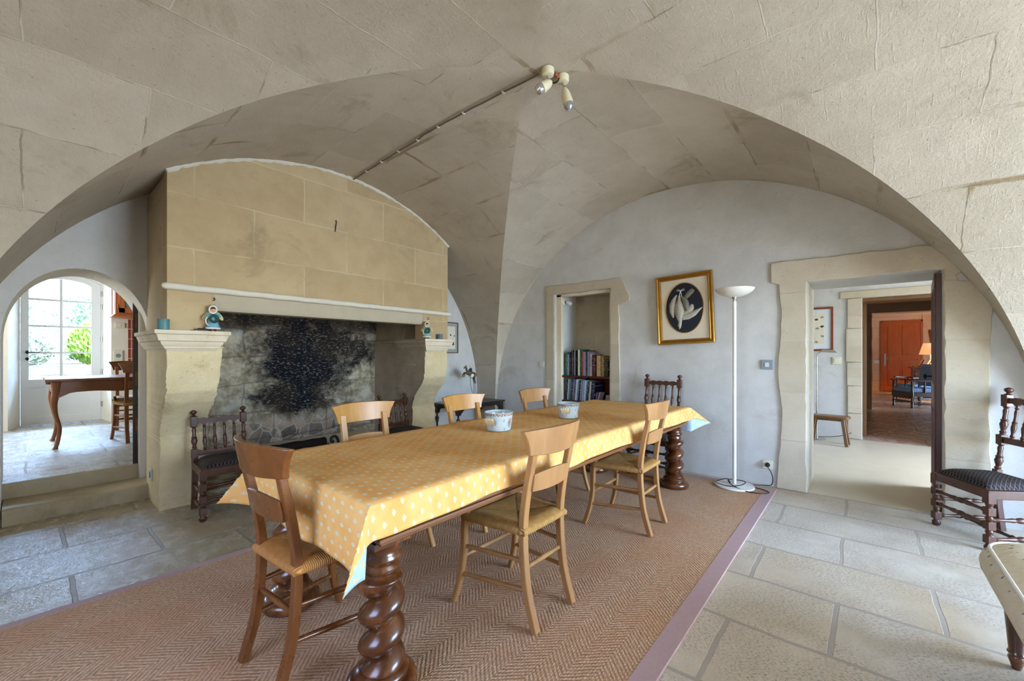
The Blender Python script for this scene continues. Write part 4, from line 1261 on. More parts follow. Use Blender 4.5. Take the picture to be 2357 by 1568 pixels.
# ---------------------------------------------------------------- gilt framed bird relief (hangs askew)
t = thing('framed_picture', 'gilt-framed oval picture of hanging white game birds on navy', 'picture', (4.598, 1.458, 1.755))
t.rotation_euler = (R(-2.2), 0, 0)
W2, H2 = .294, .376
m = M()
def frame(m, w, h, prof, mi=0):
    # prof: (inset from outer edge, protrusion toward -x), mitred rectangle on plane x=0 facing -x
    vs = []; fs = []
    for (ins, px) in prof:
        a, b = w-ins, h-ins
        vs += [(-px, a, -b), (-px, a, b), (-px, -a, b), (-px, -a, -b)]
    for r_ in range(len(prof)-1):
        for i in range(4):
            i2 = (i+1) % 4; fs.append((r_*4+i, r_*4+i2, (r_+1)*4+i2, (r_+1)*4+i))
    return m.add(vs, fs, mi)
frame(m, W2, H2, [(0,0),(0,.026),(.006,.034),(.014,.034),(.020,.026),(.030,.022),(.038,.030),(.046,.026),(.052,.014),(.052,.006)])
m.build('frame', MT['gold'], t, ang=25)
m = M(); m.box(-.010, -W2+.03, -H2+.03, 0, W2-.03, H2-.03); m.build('mount', MT['mount'], t)
m = M(); n_ = 56
ell = [(.002+.196*math.cos(2*PI*k/n_), .012+.268*math.sin(2*PI*k/n_)) for k in range(n_)]
m.prism(ell, -.013, -.009, 'x'); m.build('oval_ground', MT['navy'], t, smooth=False)
m = M(); m.tube([(-.012, a, b) for a, b in ell] + [(-.012,)+ell[0]], .005, 6); m.build('oval_fillet', MT['gold'], t)
# birds; +y is to the left in the photograph
def feather(m, pts, thick=.012, mi=0):
    # tapered relief blob along a path: (y, z, halfwidth)
    P_ = [(a, b, c) for a, b, c in pts]
    n = 8; vs = []; fs = []
    for i, (y, z, hw) in enumerate(P_):
        y2, z2, _ = P_[min(i+1, len(P_)-1)]; y1, z1, _ = P_[max(i-1, 0)]
        dy, dz = y2-y1, z2-z1; l = math.hypot(dy, dz) or 1
        py, pz = -dz/l, dy/l
        for k in range(n):
            a = 2*PI*k/n
            vs.append((-.016 - thick*math.sin(a)*min(1, hw/.03), y + py*hw*math.cos(a), z + pz*hw*math.cos(a)))
    for i in range(len(P_)-1):
        for k in range(n):
            k2 = (k+1) % n; fs.append((i*n+k, i*n+k2, (i+1)*n+k2, (i+1)*n+k))
    fs.append(tuple(range(n))[::-1]); fs.append(tuple((len(P_)-1)*n+k for k in range(n)))
    return m.add(vs, fs, mi)
m = M()
feather(m, [(.045,.15,.010),(.05,.10,.020),(.052,.05,.040),(.050,0,.052),(.048,-.05,.050),(.050,-.10,.034),(.048,-.135,.018),(.05,-.16,.018),(.056,-.175,.020),(.052,-.195,.012),(.058,-.215,.003)], .022)
feather(m, [(.075,.16,.006),(.105,.11,.022),(.125,.05,.032),(.130,-.02,.026),(.118,-.085,.008)], .014)
feather(m, [(.02,-.09,.03),(-.04,-.08,.036),(-.10,-.055,.030),(-.155,-.02,.012),(-.185,.0,.003)], .014)
feather(m, [(.02,-.06,.02),(-.04,-.03,.034),(-.075,.01,.030),(-.085,.04,.012)], .012)
m.build('white_bird', MT['bird'], t, ang=60)
m = M()
feather(m, [(.02,.13,.012),(-.01,.09,.028),(-.02,.05,.034),(-.028,.0,.026),(-.03,-.04,.010)], .024)
feather(m, [(-.02,.12,.02),(-.05,.155,.028),(-.085,.185,.026),(-.10,.20,.02)], .010)
m.build('grey_bird', MT['birdgrey'], t, ang=60)
m = M()
for s in (-1, 1): m.tube([(-.018,.03,.20),(-.018,.03+s*.03,.218),(-.018,.03+s*.042,.205),(-.018,.03+s*.02,.197),(-.018,.03,.20)], .003, 6)
m.tube([(-.018,.03,.2),(-.018,.045,.15)], .003, 6); m.tube([(-.018,.03,.2),(-.018,.02,.13)], .003, 6)
m.build('ribbon', MT['white_trim'], t)

# print half hidden behind the fireplace
t = thing('framed_print', 'thin brown framed print with grey mount between hood and corner', 'picture', (4.02, YR-.002, 1.508))
m = M(); m.T = Matrix.Rotation(R(90), 4, 'Z')   # frame helper faces -x -> -y
frame(m, .148, .226, [(0,0),(0,.016),(.010,.018),(.013,.012),(.013,.004)]); m.build('frame', MT['frame_brown'], t)
m = M(); m.box(-.14,-.006,-.218,.14,0,.218); m.build('mount', MT['greymount'], t)
m = M(); m.box(-.095,-.0075,-.165,.095,-.005,.165); m.build('paper', MT['paper'], t)
m = M()
m.prism([(.03,-.11),(.075,-.11),(.065,-.05),(.055,-.03),(.045,-.035),(.035,-.06)], -.009, -.007, 'y'); m.build('drawn_figure', MT['inkblue'], t)
m = M(); m.tube([(.05,-.0085,-.03),(.055,-.0085,0),(.075,-.0085,.025)], .0012, 5); m.prism([(.066,.02),(.085,.018),(.082,.038),(.068,.04)], -.009, -.007, 'y'); m.prism([(-.01,.03),(.018,.028),(.015,.05),(-.008,.05)], -.009, -.007, 'y'); m.build('drawn_flower', MT['inkdark'], t)

# ---------------------------------------------------------------- cachepots on the table
def cachepot(label, loc, rz, k):
    t = thing('cachepot', label, 'pot', loc, rz, 'painted porcelain pots on the tablecloth')
    prof = [(.078,0),(.0835,.003),(.087,.012),(.0935,.06),(.0985,.100),(.1015,.118)]
    nU = 56; vs = []; fs = []; uv = []
    zz = [z for r, z in prof]
    for r, z in prof:
        for i in range(nU+1): 
            th = 2*PI*i/nU; vs.append((r*math.cos(th), r*math.sin(th)*.92, z))
    for j in range(len(prof)-1):
        for i in range(nU):
            a = j*(nU+1)+i; fs.append((a, a+1, a+nU+2, a+nU+1))
            uv.append([(i/nU, zz[j]/.118), ((i+1)/nU, zz[j]/.118), ((i+1)/nU, zz[j+1]/.118), (i/nU, zz[j+1]/.118)])
    m = M(); m.add(vs, fs, 0, uv); b = m.build('body', MT['porcelain'], t)
    m = M()
    inn = [(.1015,.118),(.1005,.1205),(.0985,.1205),(.0965,.117),(.092,.08),(.084,.012),(.001,.008)]
    vs = []; fs = []
    for r, z in inn:
        for i in range(nU): 
            th = 2*PI*i/nU; vs.append((r*math.cos(th), r*math.sin(th)*.92, z))
    for j in range(len(inn)-1):
        for i in range(nU):
            i2 = (i+1) % nU; fs.append((j*nU+i, j*nU+i2, (j+1)*nU+i2, (j+1)*nU+i))
    m.add(vs, fs); m.lathe([(.078,.0),(.001,.0005)], n=32, cap=False)
    m.build('inner_wall', MT['porcelain_plain'], t)
    for s in (-1, 1):
        m = M()
        def hd(u, v, s=s):
            a = (u-.5)*0.62; rr_ = .092 + .030*math.sin(v*PI*.5)**.8 + .004*math.cos(u*PI*8)*v
            return (s*rr_*math.cos(a), rr_*math.sin(a)*.95, .040 + .046*v + .004*math.cos((u-.5)*PI))
        def hd2(u, v, s=s):
            p = hd(u, v); return (p[0]-s*.006, p[1], p[2]-.002)
        m.grid(hd, 12, 6); m.grid(hd2, 12, 6); m.build('handle', MT['handle_glaze'], t, ang=60)
    for o in t.children: o.scale = (k, k, k)
    return t
cachepot('painted porcelain cachepot nearer the camera on the yellow cloth', (2.035, 1.84, TZ+.0105), R(192), 1.0)
cachepot('painted porcelain cachepot farther along the cloth, before the bookshelf niche', (2.785, 1.775, TZ+.0105), R(200), .96)

# ---------------------------------------------------------------- ceiling spots with cable
t = thing('ceiling_spotlight', 'pair of ivory ceiling spotlights with bullet heads at the vault crown', 'lamp', (0, 0, 0))
zc_ = lambda x, y: 3.085
def spot(px, py, aim, base_z, hl):
    m = M(); m.turn((px, py, base_z), (px, py, base_z-.042), [(0,.040),(.7,.040),(.93,.037),(1,.030)], 24); m.build('ceiling_base', MT['ivory_metal'], t)
    m = M(); k = Vector((px, py, base_z-.042)); j = k + Vector((0.008,-.008,-.045)); m.tube([k, j], .007, 8); m.build('arm', MT['chrome'], t)
    a = Vector(aim).normalized()
    m = M(); m.turn(j - a*.02, j + a*hl, [(0,.004),(.08,.014),(.25,.024),(.5,.031),(.75,.034),(1,.034)], 20); h = m.build('spot_head', MT['ivory_metal'], t)
    m = M(); e = j + a*hl; m.turn(e - a*.004, e + a*.042, [(0,.031),(.3,.033),(.7,.029),(1,.012)], 20); m.build('bulb', MT['bulb'], h)
spot(2.165, 1.535, (-.60, .35, -.55), 3.095, .075)
spot(2.285, 1.50, (.05, -.25, -1.0), 3.095, .105)
m = M()
m.tube(lerp_path([(2.20,1.53,3.088),(2.215,1.55,3.05),(2.235,1.53,3.04),(2.24,1.505,3.05),(2.255,1.51,3.086)], 5), .005, 6); m.build('junction_wire', MT['cable'], t)
m = M(); m.cbox((2.225,1.515,3.08), (.022,.018,.02)); m.ball((2.232,1.505,3.066), .008); m.build('terminal', MT['copper'], t)
m = M()
pts = []
for k in range(26):
    f = k/25; y = 1.60 + (YH-.014-1.60)*f; x = 2.145 - .035*math.sin(f*PI)*(1 if f < .5 else .5) + .055*f*f
    tq = None
    pts.append((x, y, min(3.083, vaultA(x)-.004) - .004*abs(math.sin(f*PI*8))))
m.tube(pts, .0040, 6); m.tube([(x+.009, y, z+.001) for x, y, z in pts], .0040, 6)
wi = m.build('surface_cable', MT['wire'], None); tag(wi, 'twin cable clipped along the vault from the spotlights to the hood', 'cable')
for k in (3, 7, 10, 13, 16, 19, 22):
    x, y, z = pts[k]; m = M(); m.cbox((x+.005, y, z-.002), (.026, .010, .012)); m.build('cable_clip', MT['cream_plastic'], wi)

# ---------------------------------------------------------------- things on the capitals
CZ = 1.4525
m = M(); m.lathe([(.034,0),(.036,.002),(.036,.078),(.037,.080),(.034,.080),(.033,.01),(.001,.008)], n=28)
o = m.build('tin_pot', MT['teal_tin']); o.location = (.672, 4.005, CZ); tag(o, 'small teal tin candle pot at the outer end of the left capital', 'pot')
m = M(); m.lathe([(.031,0),(.033,.002),(.033,.062),(.034,.064),(.031,.064),(.030,.01),(.001,.008)], n=28)
o = m.build('tin_pot', MT['blue_tin']); o.location = (3.335, 4.005, CZ); tag(o, 'small slate-blue tin pot on the right capital', 'pot')
m = M(); m.ball((0,0,.012), (.016,.011,.012)); m.ball((.032,.002,.013), (.015,.012,.013)); m.ball((.055,0,.008), (.014,.009,.008)); m.ball((-.022,.003,.006), (.014,.008,.006)); m.box(-.03,-.006,0,.06,.008,.005)
o = m.build('trinket', MT['bronze_dark']); o.location = (.892, 4.0, CZ); tag(o, 'small dark brown trinket beside the angel on the left capital', 'ornament')
def angel(label, loc, rz, robe, k, second):
    t = thing('angel_figurine', label, 'figurine', loc, rz, 'angel figurines on the fireplace capitals')
    # faces +x in local frame is right; front = -y
    S_ = lambda v: tuple(q*k for q in v)
    m = M(); n = 26; prof = [(.046,.022),(.045,.030),(.040,.055),(.032,.085),(.025,.115),(.026,.130),(.018,.143),(.012,.150)]
    vs = []; fs = []
    for (r, z) in prof:
        for i in range(n):
            th = 2*PI*i/n; f = 1 + .07*math.cos(th*9)*max(0, (.11-z)/.09)
            vs.append(S_((r*f*math.cos(th) + .10*(z-.02)*-.15, r*f*.8*math.sin(th), z)))
    for r_ in range(len(prof)-1):
        for i in range(n):
            i2 = (i+1) % n; fs.append((r_*n+i, r_*n+i2, (r_+1)*n+i2, (r_+1)*n+i))
    fs.append(tuple(range(n))[::-1]); fs.append(tuple((len(prof)-1)*n+i for i in range(n)))
    m.add(vs, fs); m.build('robe', robe, t, ang=60)
    m = M(); m.T = Matrix.Scale(k, 4); m.torus((0,0,.024), .045, .007, sq=(1,.8)); 
    m.tube([(-.03,-.03,.125),(-.048,-.028,.09),(-.044,-.034,.06),(-.026,-.038,.045)], .005, 7)
    m.build('fur_trim', MT['white_trim'], t)
    m = M(); m.T = Matrix.Scale(k, 4); m.ball((0,-.004,.172), (.021,.022,.025)); m.ball((0,-.027,.170), (.0035,.004,.004)); m.build('head', MT['skin'], t)
    m = M(); m.T = Matrix.Scale(k, 4); m.ball((0,-.007,.186), (.0205,.021,.012)); m.ball((-.008,-.0255,.176), .0022); m.ball((.008,-.0255,.176), .0022); m.build('hair', MT['hair'], t)
    m = M(); m.T = Matrix.Scale(k, 4)
    m.ball((0,.007,.177), (.027,.023,.032)); m.ball((.006,.004,.207), (.010,.010,.010)); m.build('hood_cap', robe if not second else MT['white_trim'], t)
    m = M(); m.T = Matrix.Scale(k, 4); m.torus((0,-.016,.174), .025, .0055, ax='y', sq=(1,1.15)); m.build('hood_trim', MT['white_trim'], t)
    for s in (-1, 1):
        m = M(); m.T = Matrix.Scale(k, 4); m.tube([(s*.020,0,.142),(s*.040,-.008,.128),(s*.043,-.026,.120),(s*.026,-.040,.122)], [.010,.011,.010,.007], 9); m.ball((s*.022,-.043,.122), .007); m.build('arm', robe, t)
        m = M(); m.T = Matrix.Scale(k, 4) @ Matrix.Translation((s*.045,.022,.125)) @ Matrix.Rotation(R(-s*35), 4, 'Y'); m.ball((0,0,0), (.016,.006,.040)); m.build('wing', MT['wing'], t)
        m = M(); m.T = Matrix.Scale(k, 4); m.ball((s*.014,-.010,.010), (.010,.017,.010)); m.turn((s*.014,0,.008), (s*.014,0,.03), [(0,.009),(1,.008)], 9); m.build('boot', MT['boot'], t)
    m = M(); m.T = Matrix.Scale(k, 4); m.torus((.006,-.044,.100), .024, .0095, ax='y', nu=24, sq=(1,1.1)); m.build('wreath', MT['wreath'], t)
angel('hooded blue angel figurine holding a wreath on the left capital', (.980, 3.998, CZ), R(-12), MT['angel_blue'], 1.0, False)
angel('sea-green angel figurine with wreath on the right capital beside the slate-blue pot', (3.130, 3.998, CZ), R(-35), MT['angel_teal'], .98, True)

# ---------------------------------------------------------------- rocking horse-and-rider balance toy on the side table
t = thing('balance_toy', 'painted horse and rider balance toy on wire rods on the side table', 'ornament', (4.12, 4.27, .60))
m = M()   # body faces -x/+... built along local x, head at -x
m.tube(lerp_path([(.045,0,.385),(.02,0,.392),(-.02,0,.388),(-.05,0,.405),(-.075,0,.44),(-.088,0,.478),(-.100,0,.490)], 4), [.026,.028,.030,.030,.031,.031,.031,.030,.029,.028,.027,.026,.024,.022,.020,.018,.017,.016,.016,.016,.016,.016,.015,.014,.012], 10)
m.tube([(-.092,0,.488),(-.118,0,.478),(-.132,0,.466)], [.016,.012,.007], 8)
for s in (-1, 1):
    m.tube([(-.09,s*.006,.500),(-.088,s*.008,.515)], [.006,.001], 5)
    m.tube(lerp_path([(-.045,s*.016,.385),(-.095,s*.016,.405),(-.130,s*.016,.385),(-.145,s*.016,.345)], 3), [.015,.014,.013,.012,.011,.010,.009,.008,.007,.008], 7)
    m.tube(lerp_path([(.045,s*.014,.385),(.068,s*.014,.350),(.066,s*.014,.310),(.082,s*.014,.265),(.078,s*.014,.245)], 3), [.022,.020,.018,.015,.013,.011,.010,.009,.008,.008,.008,.007,.007], 7)
m.tube(lerp_path([(.06,0,.400),(.09,0,.39),(.115,0,.36),(.125,0,.35)], 3), [.010,.009,.009,.008,.008,.007,.006,.005,.004,.002], 6)
m.build('horse', MT['horse'], t, ang=60)
m = M(); m.tube([(-.015,0,.37),(.012,0,.36),(.03,0,.375)], [.034,.040,.034], 10); m.build('saddle_cloth', MT['breeches'], t, ang=60)
m = M(); m.tube([(.006,0,.405),(.004,0,.45),(.0,0,.47)], [.017,.020,.012], 10); m.tube([(0,-.018,.455),(-.02,-.022,.43),(-.045,-.012,.425)], [.007,.007,.005], 6); m.tube([(0,.018,.455),(-.02,.022,.43),(-.045,.012,.425)], [.007,.007,.005], 6); m.build('rider_jacket', MT['jacket'], t)
m = M(); m.ball((-.004,0,.492), (.012,.011,.014)); m.build('rider_head', MT['skin'], t)
m = M(); m.ball((-.003,0,.503), (.0125,.0125,.008)); m.torus((-.004,0,.500), .012, .003); m.build('rider_cap', MT['breeches'], t)
m = M()
for s in (-1, 1): m.tube([(.078,s*.014,.247),(.078,s*.014,.012)], .003, 6)
m.tube(lerp_path([(-.012,0,.345),(.0,0,.24),(.03,0,.13),(.07,0,.085),(.12,0,.08)], 6), .0028, 6); m.build('wire_rod', MT['iron'], t)
m = M(); m.ball((.135,0,.078), .026, 18, 12); m.build('counterweight', MT['cable'], t)
m = M(); m.lathe([(.05,0),(.05,.008),(.045,.012)], (.078,0,0), 24); m.build('base', MT['iron'], t)

# ---------------------------------------------------------------- niche: shelves, books, spotlight
def shelf(z, lab):
    m = M(); pts = [(4.665, 2.345)] + [(4.665 + .008*math.cos(k*.9), 2.345 + .73*k/12) for k in range(13)] + [(4.665, 3.09), (5.055, 3.09), (5.055, 2.345)]
    m.prism(pts, z-.026, z, 'z'); tag(m.build('shelf_board', MT['shelf_wood'], None, bevel=.004), lab, 'shelf')
shelf(.985, 'upper mahogany shelf board in the stone niche'); shelf(.655, 'lower mahogany shelf board in the stone niche')
m = M(); m.box(5.035, 2.35, .66, 5.055, 3.09, .955); tag(m.build('back_panel', MT['shelf_wood']), 'dark wooden back panel behind the lower niche shelf', 'panel')
pages = m_plain('book_pages', '#d8d0ba', 0.9, 0.1, var=0.06, scale=120)
_bm = {}
def bookmat(c):
    if c not in _bm:
        n = NT('book_cloth_' + c.strip('#'), 0.55, 0.4); p = n.tc('Object'); x, y, z = n.sep(p)
        tx = n.noise(n.mapping(p, (1, 30, 60)), 1.0, 2, 0.8)
        zz = (z/.30); band = n.sm(zz, .18, .22)*n.sm(zz, .82, .78)
        ink = n.sm(tx, .56, .62)*band
        lum = sum(hx(c)[:3])/3
        n.put(n.b.inputs['Base Color'], n.mix(ink*.75, hx(c), hx('#e6dfcc') if lum < .25 else hx('#3c3430')))
        _bm[c] = n.mat
    return _bm[c]
ordn = ['first','second','third','fourth','fifth','sixth','seventh','eighth','ninth','tenth','eleventh','twelfth','thirteenth','fourteenth','fifteenth','sixteenth','seventeenth','eighteenth','nineteenth','twentieth','twenty-first','twenty-second','twenty-third','twenty-fourth','twenty-fifth']
def book(x, y, z, th, h, dep, col, lab, tilt=0.0, grp=None, rot=None):
    t = thing('book', lab, 'book', (x, y, z), 0, grp)
    t.rotation_euler = rot if rot else (tilt, 0, 0)
    m = M()   # spine towards -x
    m.box(0, -th/2, 0, .004, th/2, h); m.box(0, -th/2, 0, dep, -th/2+.0025, h); m.box(0, th/2-.0025, 0, dep, th/2, h)
    m.build('cover', bookmat(col), t, smooth=False)
    m = M(); m.box(.004, -th/2+.0025, .004, dep-.004, th/2-.0025, h-.004); m.build('page_block', pages, t, smooth=False)
up = [('#1f6b5c','green',.30,.030),('#c9ccd6','white',.28,.016),('#4a4560','dark violet',.31,.022),('#1d5560','teal',.325,.022),('#5a4a3a','brown',.335,.022),('#6f7378','grey',.31,.014),('#8f8fae','lilac',.345,.016),('#26263c','dark navy',.33,.012),('#6b5238','tan brown',.335,.018),('#d6cfa8','wide cream',.34,.032),('#2a5f55','bottle green',.345,.020),('#b0603f','rust orange',.315,.022),('#94869c','mauve',.31,.030),('#2a2438','black and violet',.33,.022),('#b9bfdc','pale lavender',.315,.016),('#8e8fb4','blue-grey',.31,.012),('#d2b7a4','pale pink',.29,.014),('#d8d2cc','off-white',.29,.014),('#232a4a','navy',.275,.018),('#64201f','dark red',.275,.034),('#17151a','black',.26,.014),('#c8ab7c','wide beige',.265,.056),('#9c7d4e','tan',.26,.040),('#3f4646','dark grey',.215,.034)]
y = 3.045
for i, (c, nm, h, th) in enumerate(up):
    th *= 1.06
    book(4.70 + (.03 if i % 5 == 3 else .0) + .004*(i % 3), y-th/2, .986, th, h, .21, c, f'{nm} book, {ordn[i]} from the left on the upper niche shelf', 0, 'books on the upper niche shelf'); y -= th + .0012
lo = [('#2b2b33','charcoal',.27,.024),('#a9c3d6','light blue',.275,.022),('#8d9398','grey',.275,.022),('#1f4a3a','dark green',.285,.028),('#6a5f8c','violet',.28,.034),('#c7bb88','straw yellow',.27,.014),('#b5cde6','pale sky blue',.28,.026),('#8a7a88','dusky mauve',.245,.018),('#17151a','black',.265,.020),('#7d8492','slate grey',.27,.026),('#a8bccf','silver blue',.27,.020),('#b9cfe6','wide pale blue',.265,.040),('#24385c','patterned navy',.255,.034),('#bfae94','beige',.255,.030),('#20283c','ink blue',.25,.020),('#1d2a55','royal navy',.25,.030)]
y = 3.05; tl = R(5.0)
for i, (c, nm, h, th) in enumerate(lo):
    book(4.70 + .004*(i % 3), y-th/2, .657 + math.sin(tl)*th/2, th, h, .21, c, f'{nm} book leaning, {ordn[i]} from the left on the lower niche shelf', tl, 'books on the lower niche shelf'); y -= th*1.012 + .0015
book(4.70, y-.022, .658, .014, .125, .12, '#a8707a', 'small dusty pink book leaning right of the tall books on the lower shelf', R(10), 'books on the lower niche shelf')
book(4.705, y-.045, .659, .016, .125, .12, '#c3bfd6', 'small lilac-white book leaning beside the cardboard box on the lower shelf', R(17), 'books on the lower niche shelf')
m = M(); m.box(-.055,-.03,0,.055,.03,.05); m.box(-.05,-.027,.05,.05,.027,.09); o = m.build('carton', m_plain('beige_cardboard','#a3957e',.8,.2,var=.08), bevel=.003); o.location = (4.83, y-.15, .656); tag(o, 'beige cardboard box at the right of the lower niche shelf', 'box')
book(4.72, 2.44, .678, .022, .10, .12, '#c3a640', 'yellow book lying flat at the right end of the lower niche shelf', 0, 'books on the lower niche shelf', (R(90), 0, 0))
m = M(); m.box(4.72, 2.365, .656, 4.84, 2.465, .678); tag(m.build('wooden_box', MT['shelf_wood'], bevel=.003), 'flat dark box under the yellow book on the lower niche shelf', 'box')
t = thing('niche_spotlight', 'small white spotlight clamped to the upper left of the niche', 'lamp', (4.74, 3.095, 1.965))
m = M(); m.turn((0,0,0), (0,-.022,0), [(0,.040),(.8,.040),(1,.034)], 22); m.build('base', MT['white_lamp'], t)
m = M(); m.tube([(0,-.02,0),(-.01,-.045,-.01)], .006, 8); m.build('arm', MT['chrome'], t)
m = M(); m.turn((-.012,-.045,.012), (.015,-.115,-.028), [(0,.012),(.15,.022),(.9,.026),(1,.022)], 18); m.build('spot_head', MT['white_lamp'], t)

# ---------------------------------------------------------------- hearth: log and firedogs
def log(pts, r, lab):
    m = M(); p = lerp_path(pts, 4); rr = random.Random(len(lab)); m.tube(p, [r*rr.uniform(.85,1.12) for _ in p], 9)
    tag(m.build('charred_log', MT['log'], ang=60), lab, 'log')
log([(1.72,4.98,.215),(2.0,4.95,.22),(2.35,4.97,.215)], .045, 'long charred log lying across the hearth behind the table')
t = thing('firedog', 'black iron firedog with curled front on the hearth', 'firedog', (2.42, 4.90, .064))
m = M(); m.tube([(0,.2,.09),(0,0,.09),(0,-.12,.09)], .013, 8); m.tube([(0,.2,.09),(0,.2,.0)], .013, 8); m.build('bar', MT['iron'], t)
m = M(); m.tube(lerp_path([(-.06,-.12,0),(-.04,-.12,.06),(0,-.12,.09),(.0,-.12,.17),(-.03,-.12,.225),(-.075,-.12,.22),(-.085,-.12,.18),(-.055,-.12,.165)], 5), .016, 9); m.tube([(0,-.12,.09),(.04,-.12,.06),(.06,-.12,0)], .014, 8); m.build('scroll', MT['iron'], t)
t = thing('firedog', 'black iron firedog at the left end of the charred log', 'firedog', (1.82, 4.90, .064))
m = M(); m.tube([(0,.2,.09),(0,0,.09),(0,-.12,.09)], .013, 8); m.tube([(0,.2,.09),(0,.2,.0)], .013, 8); m.build('bar', MT['iron'], t)
m = M(); m.tube([(-.06,-.12,0),(-.03,-.12,.06),(0,-.12,.09),(0,-.12,.13)], .014, 8); m.tube([(0,-.12,.09),(.04,-.12,.06),(.06,-.12,0)], .014, 8); m.build('scroll', MT['iron'], t)
# ---------------------------------------------------------------- kitchen beyond the arch
KZ = 0.255
def kitchen():
    yf, yb = 8.55, 9.02
    fx0, fx1, fz = -.15, .83, 2.60; bx0, bx1, bz = -.06, .775, 2.50
    m = M()
    q = [(0,1,2,3)]
    m.add([(-1.6,yf,KZ-.02),(fx0,yf,KZ-.02),(fx0,yf,fz),(-1.6,yf,fz)], q); m.add([(fx1,yf,KZ-.02),(3.0,yf,KZ-.02),(3.0,yf,fz),(fx1,yf,fz)], q)
    m.add([(-1.6,yf,fz),(3.0,yf,fz),(3.0,yf,2.9),(-1.6,yf,2.9)], q)
    m.add([(fx0,yf,KZ-.02),(bx0,yb,KZ-.02),(bx0,yb,bz),(fx0,yf,fz)], q); m.add([(fx1,yf,KZ-.02),(bx1,yb,KZ-.02),(bx1,yb,bz),(fx1,yf,fz)], q)
    m.add([(fx0,yf,fz),(bx0,yb,bz),(bx1,yb,bz),(fx1,yf,fz)], q)
    m.add([(-1.6,yb+.08,0),(bx0,yb+.08,0),(bx0,yb+.08,2.9),(-1.6,yb+.08,2.9)], q); m.add([(bx1,yb+.08,0),(3.0,yb+.08,0),(3.0,yb+.08,2.9),(bx1,yb+.08,2.9)], q)
    m.add([(bx0,yb+.08,bz),(bx1,yb+.08,bz),(bx1,yb+.08,2.9),(bx0,yb+.08,2.9)], q)
    struct(m.build('wall_kitchen', MT['kplaster'], smooth=False))
    struct(M().box(-1.75, 5.3, -.05, -1.6, 9.4, 2.9).build('wall_kitchen', MT['kplaster']))
    struct(M().box(3.0, 5.3, -.05, 3.15, 9.4, 2.9).build('wall_kitchen', MT['kplaster']))
    struct(M().box(-1.75, 5.37, 2.75, 3.15, 9.4, 2.85).build('ceiling', MT['kplaster']))
    # glazed door with a segmental head
    d = bpy.data.objects.new('door_1', None); COL.objects.link(d); struct(d)
    x0, x1 = -.045, .757; gx0, gx1 = .031, .653; y0, y1 = 9.0, 9.045
    arch = lambda x, ze, zc_: ze + (zc_-ze)*(1-((x-.356)/.40)**2)
    n = 16
    m = M()
    m.box(x0, y0, KZ+.004, gx0, y1, 2.29); m.box(gx1, y0, KZ+.004, x1, y1, 2.29)
    m.box(gx0, y0, KZ+.004, gx1, y1, KZ+.11); m.box(gx0, y0, .80, gx1, y1, .905)
    for k in range(n):
        a = x0 + (x1-x0)*k/n; b = x0 + (x1-x0)*(k+1)/n
        lo = lambda x: (arch(x, 2.26, 2.375) if gx0 <= x <= gx1 else 2.29)
        m.prism([(a, lo(a)), (b, lo(b)), (b, arch(b, 2.33, 2.47)), (a, arch(a, 2.33, 2.47))], y0, y1, 'y')
    m.build('leaf_frame', MT['white_paint'], d, smooth=False)
    m = M(); m.box(-.09, y0-.01, KZ, -.047, y1+.06, 2.6); m.box(.759, y0-.01, KZ, .80, y1+.06, 2.6)
    for k in range(n):
        a = x0 + (x1-x0)*k/n; b = x0 + (x1-x0)*(k+1)/n
        m.prism([(a, arch(a, 2.33, 2.47)+.003), (b, arch(b, 2.33, 2.47)+.003), (b, 2.62), (a, 2.62)], y0-.01, y1+.06, 'y')
    m.build('door_frame', MT['white_paint'], d, smooth=False)
    m = M(); m.box(gx0, y0+.018, KZ+.11, gx1, y1-.01, .80); m.build('lower_panel', MT['white_paint'], d)
    m = M()
    m.box(.327, y0+.008, .905, .357, y1-.005, 2.37)
    for z in (2.055, 1.672, 1.287): m.box(gx0, y0+.011, z-.013, gx1, y1-.008, z+.013)
    m.build('glazing_bar', MT['white_paint'], d, smooth=False)
    zs = [.905, 1.287, 1.672, 2.055, 2.372]
    for i in range(2):
        for k in range(4):
            m = M(); a, b = ((gx0, .327), (.357, gx1))[i]; m.box(a, y0+.022, zs[k], b, y0+.026, zs[k+1]); m.build('pane', MT['glass'], d)
    m = M()
    for z in (1.295, 1.20): m.prism([(-.006, z), (.016, z-.028), (.038, z), (.016, z+.028)], y0-.008, y0, 'y')
    m.tube([(.016, y0-.005, 1.295), (.016, y0-.045, 1.295), (.05, y0-.05, 1.295), (.13, y0-.05, 1.292)], .007, 8)
    m.build('door_handle', MT['iron'], d)
    for z in (.5, 1.0, 1.5, 2.0, 2.2):
        m = M(); m.turn((.768, y0-.006, z-.04), (.768, y0-.006, z+.04), [(0,.009),(1,.009)], 10); m.box(.755, y0-.003, z-.035, .78, y0+.004, z+.035); m.build('hinge', MT['chrome'], d)
    # dark door leaf folded back inside the arch, seen on edge, with brass hinges
    d2 = bpy.data.objects.new('door_2', None); COL.objects.link(d2); struct(d2)
    a = Vector((.640, 5.125)); b = Vector((.740, 5.93)); dr = (b-a).normalized(); nr = Vector((dr.y, -dr.x))
    m = M(); p = [a, b, b + nr*.034, a + nr*.034]; m.prism([tuple(q_) for q_ in p], KZ+.004, 1.93, 'z'); m.build('leaf', MT['black_oak'], d2)
    for z in (.62, 1.04, 1.58):
        m = M(); c = a + nr*.022; m.prism([(c.x-.004, c.y-.004), (c.x+.010, c.y-.004), (c.x+.010, c.y+.001), (c.x-.004, c.y+.001)], z-.065, z+.065, 'z'); m.build('hinge', MT['dimbrass'], d2)
    struct(M().box(.676, 5.06, .13, .742, 5.13, 1.80).build('trim_10', MT['offwhite']))
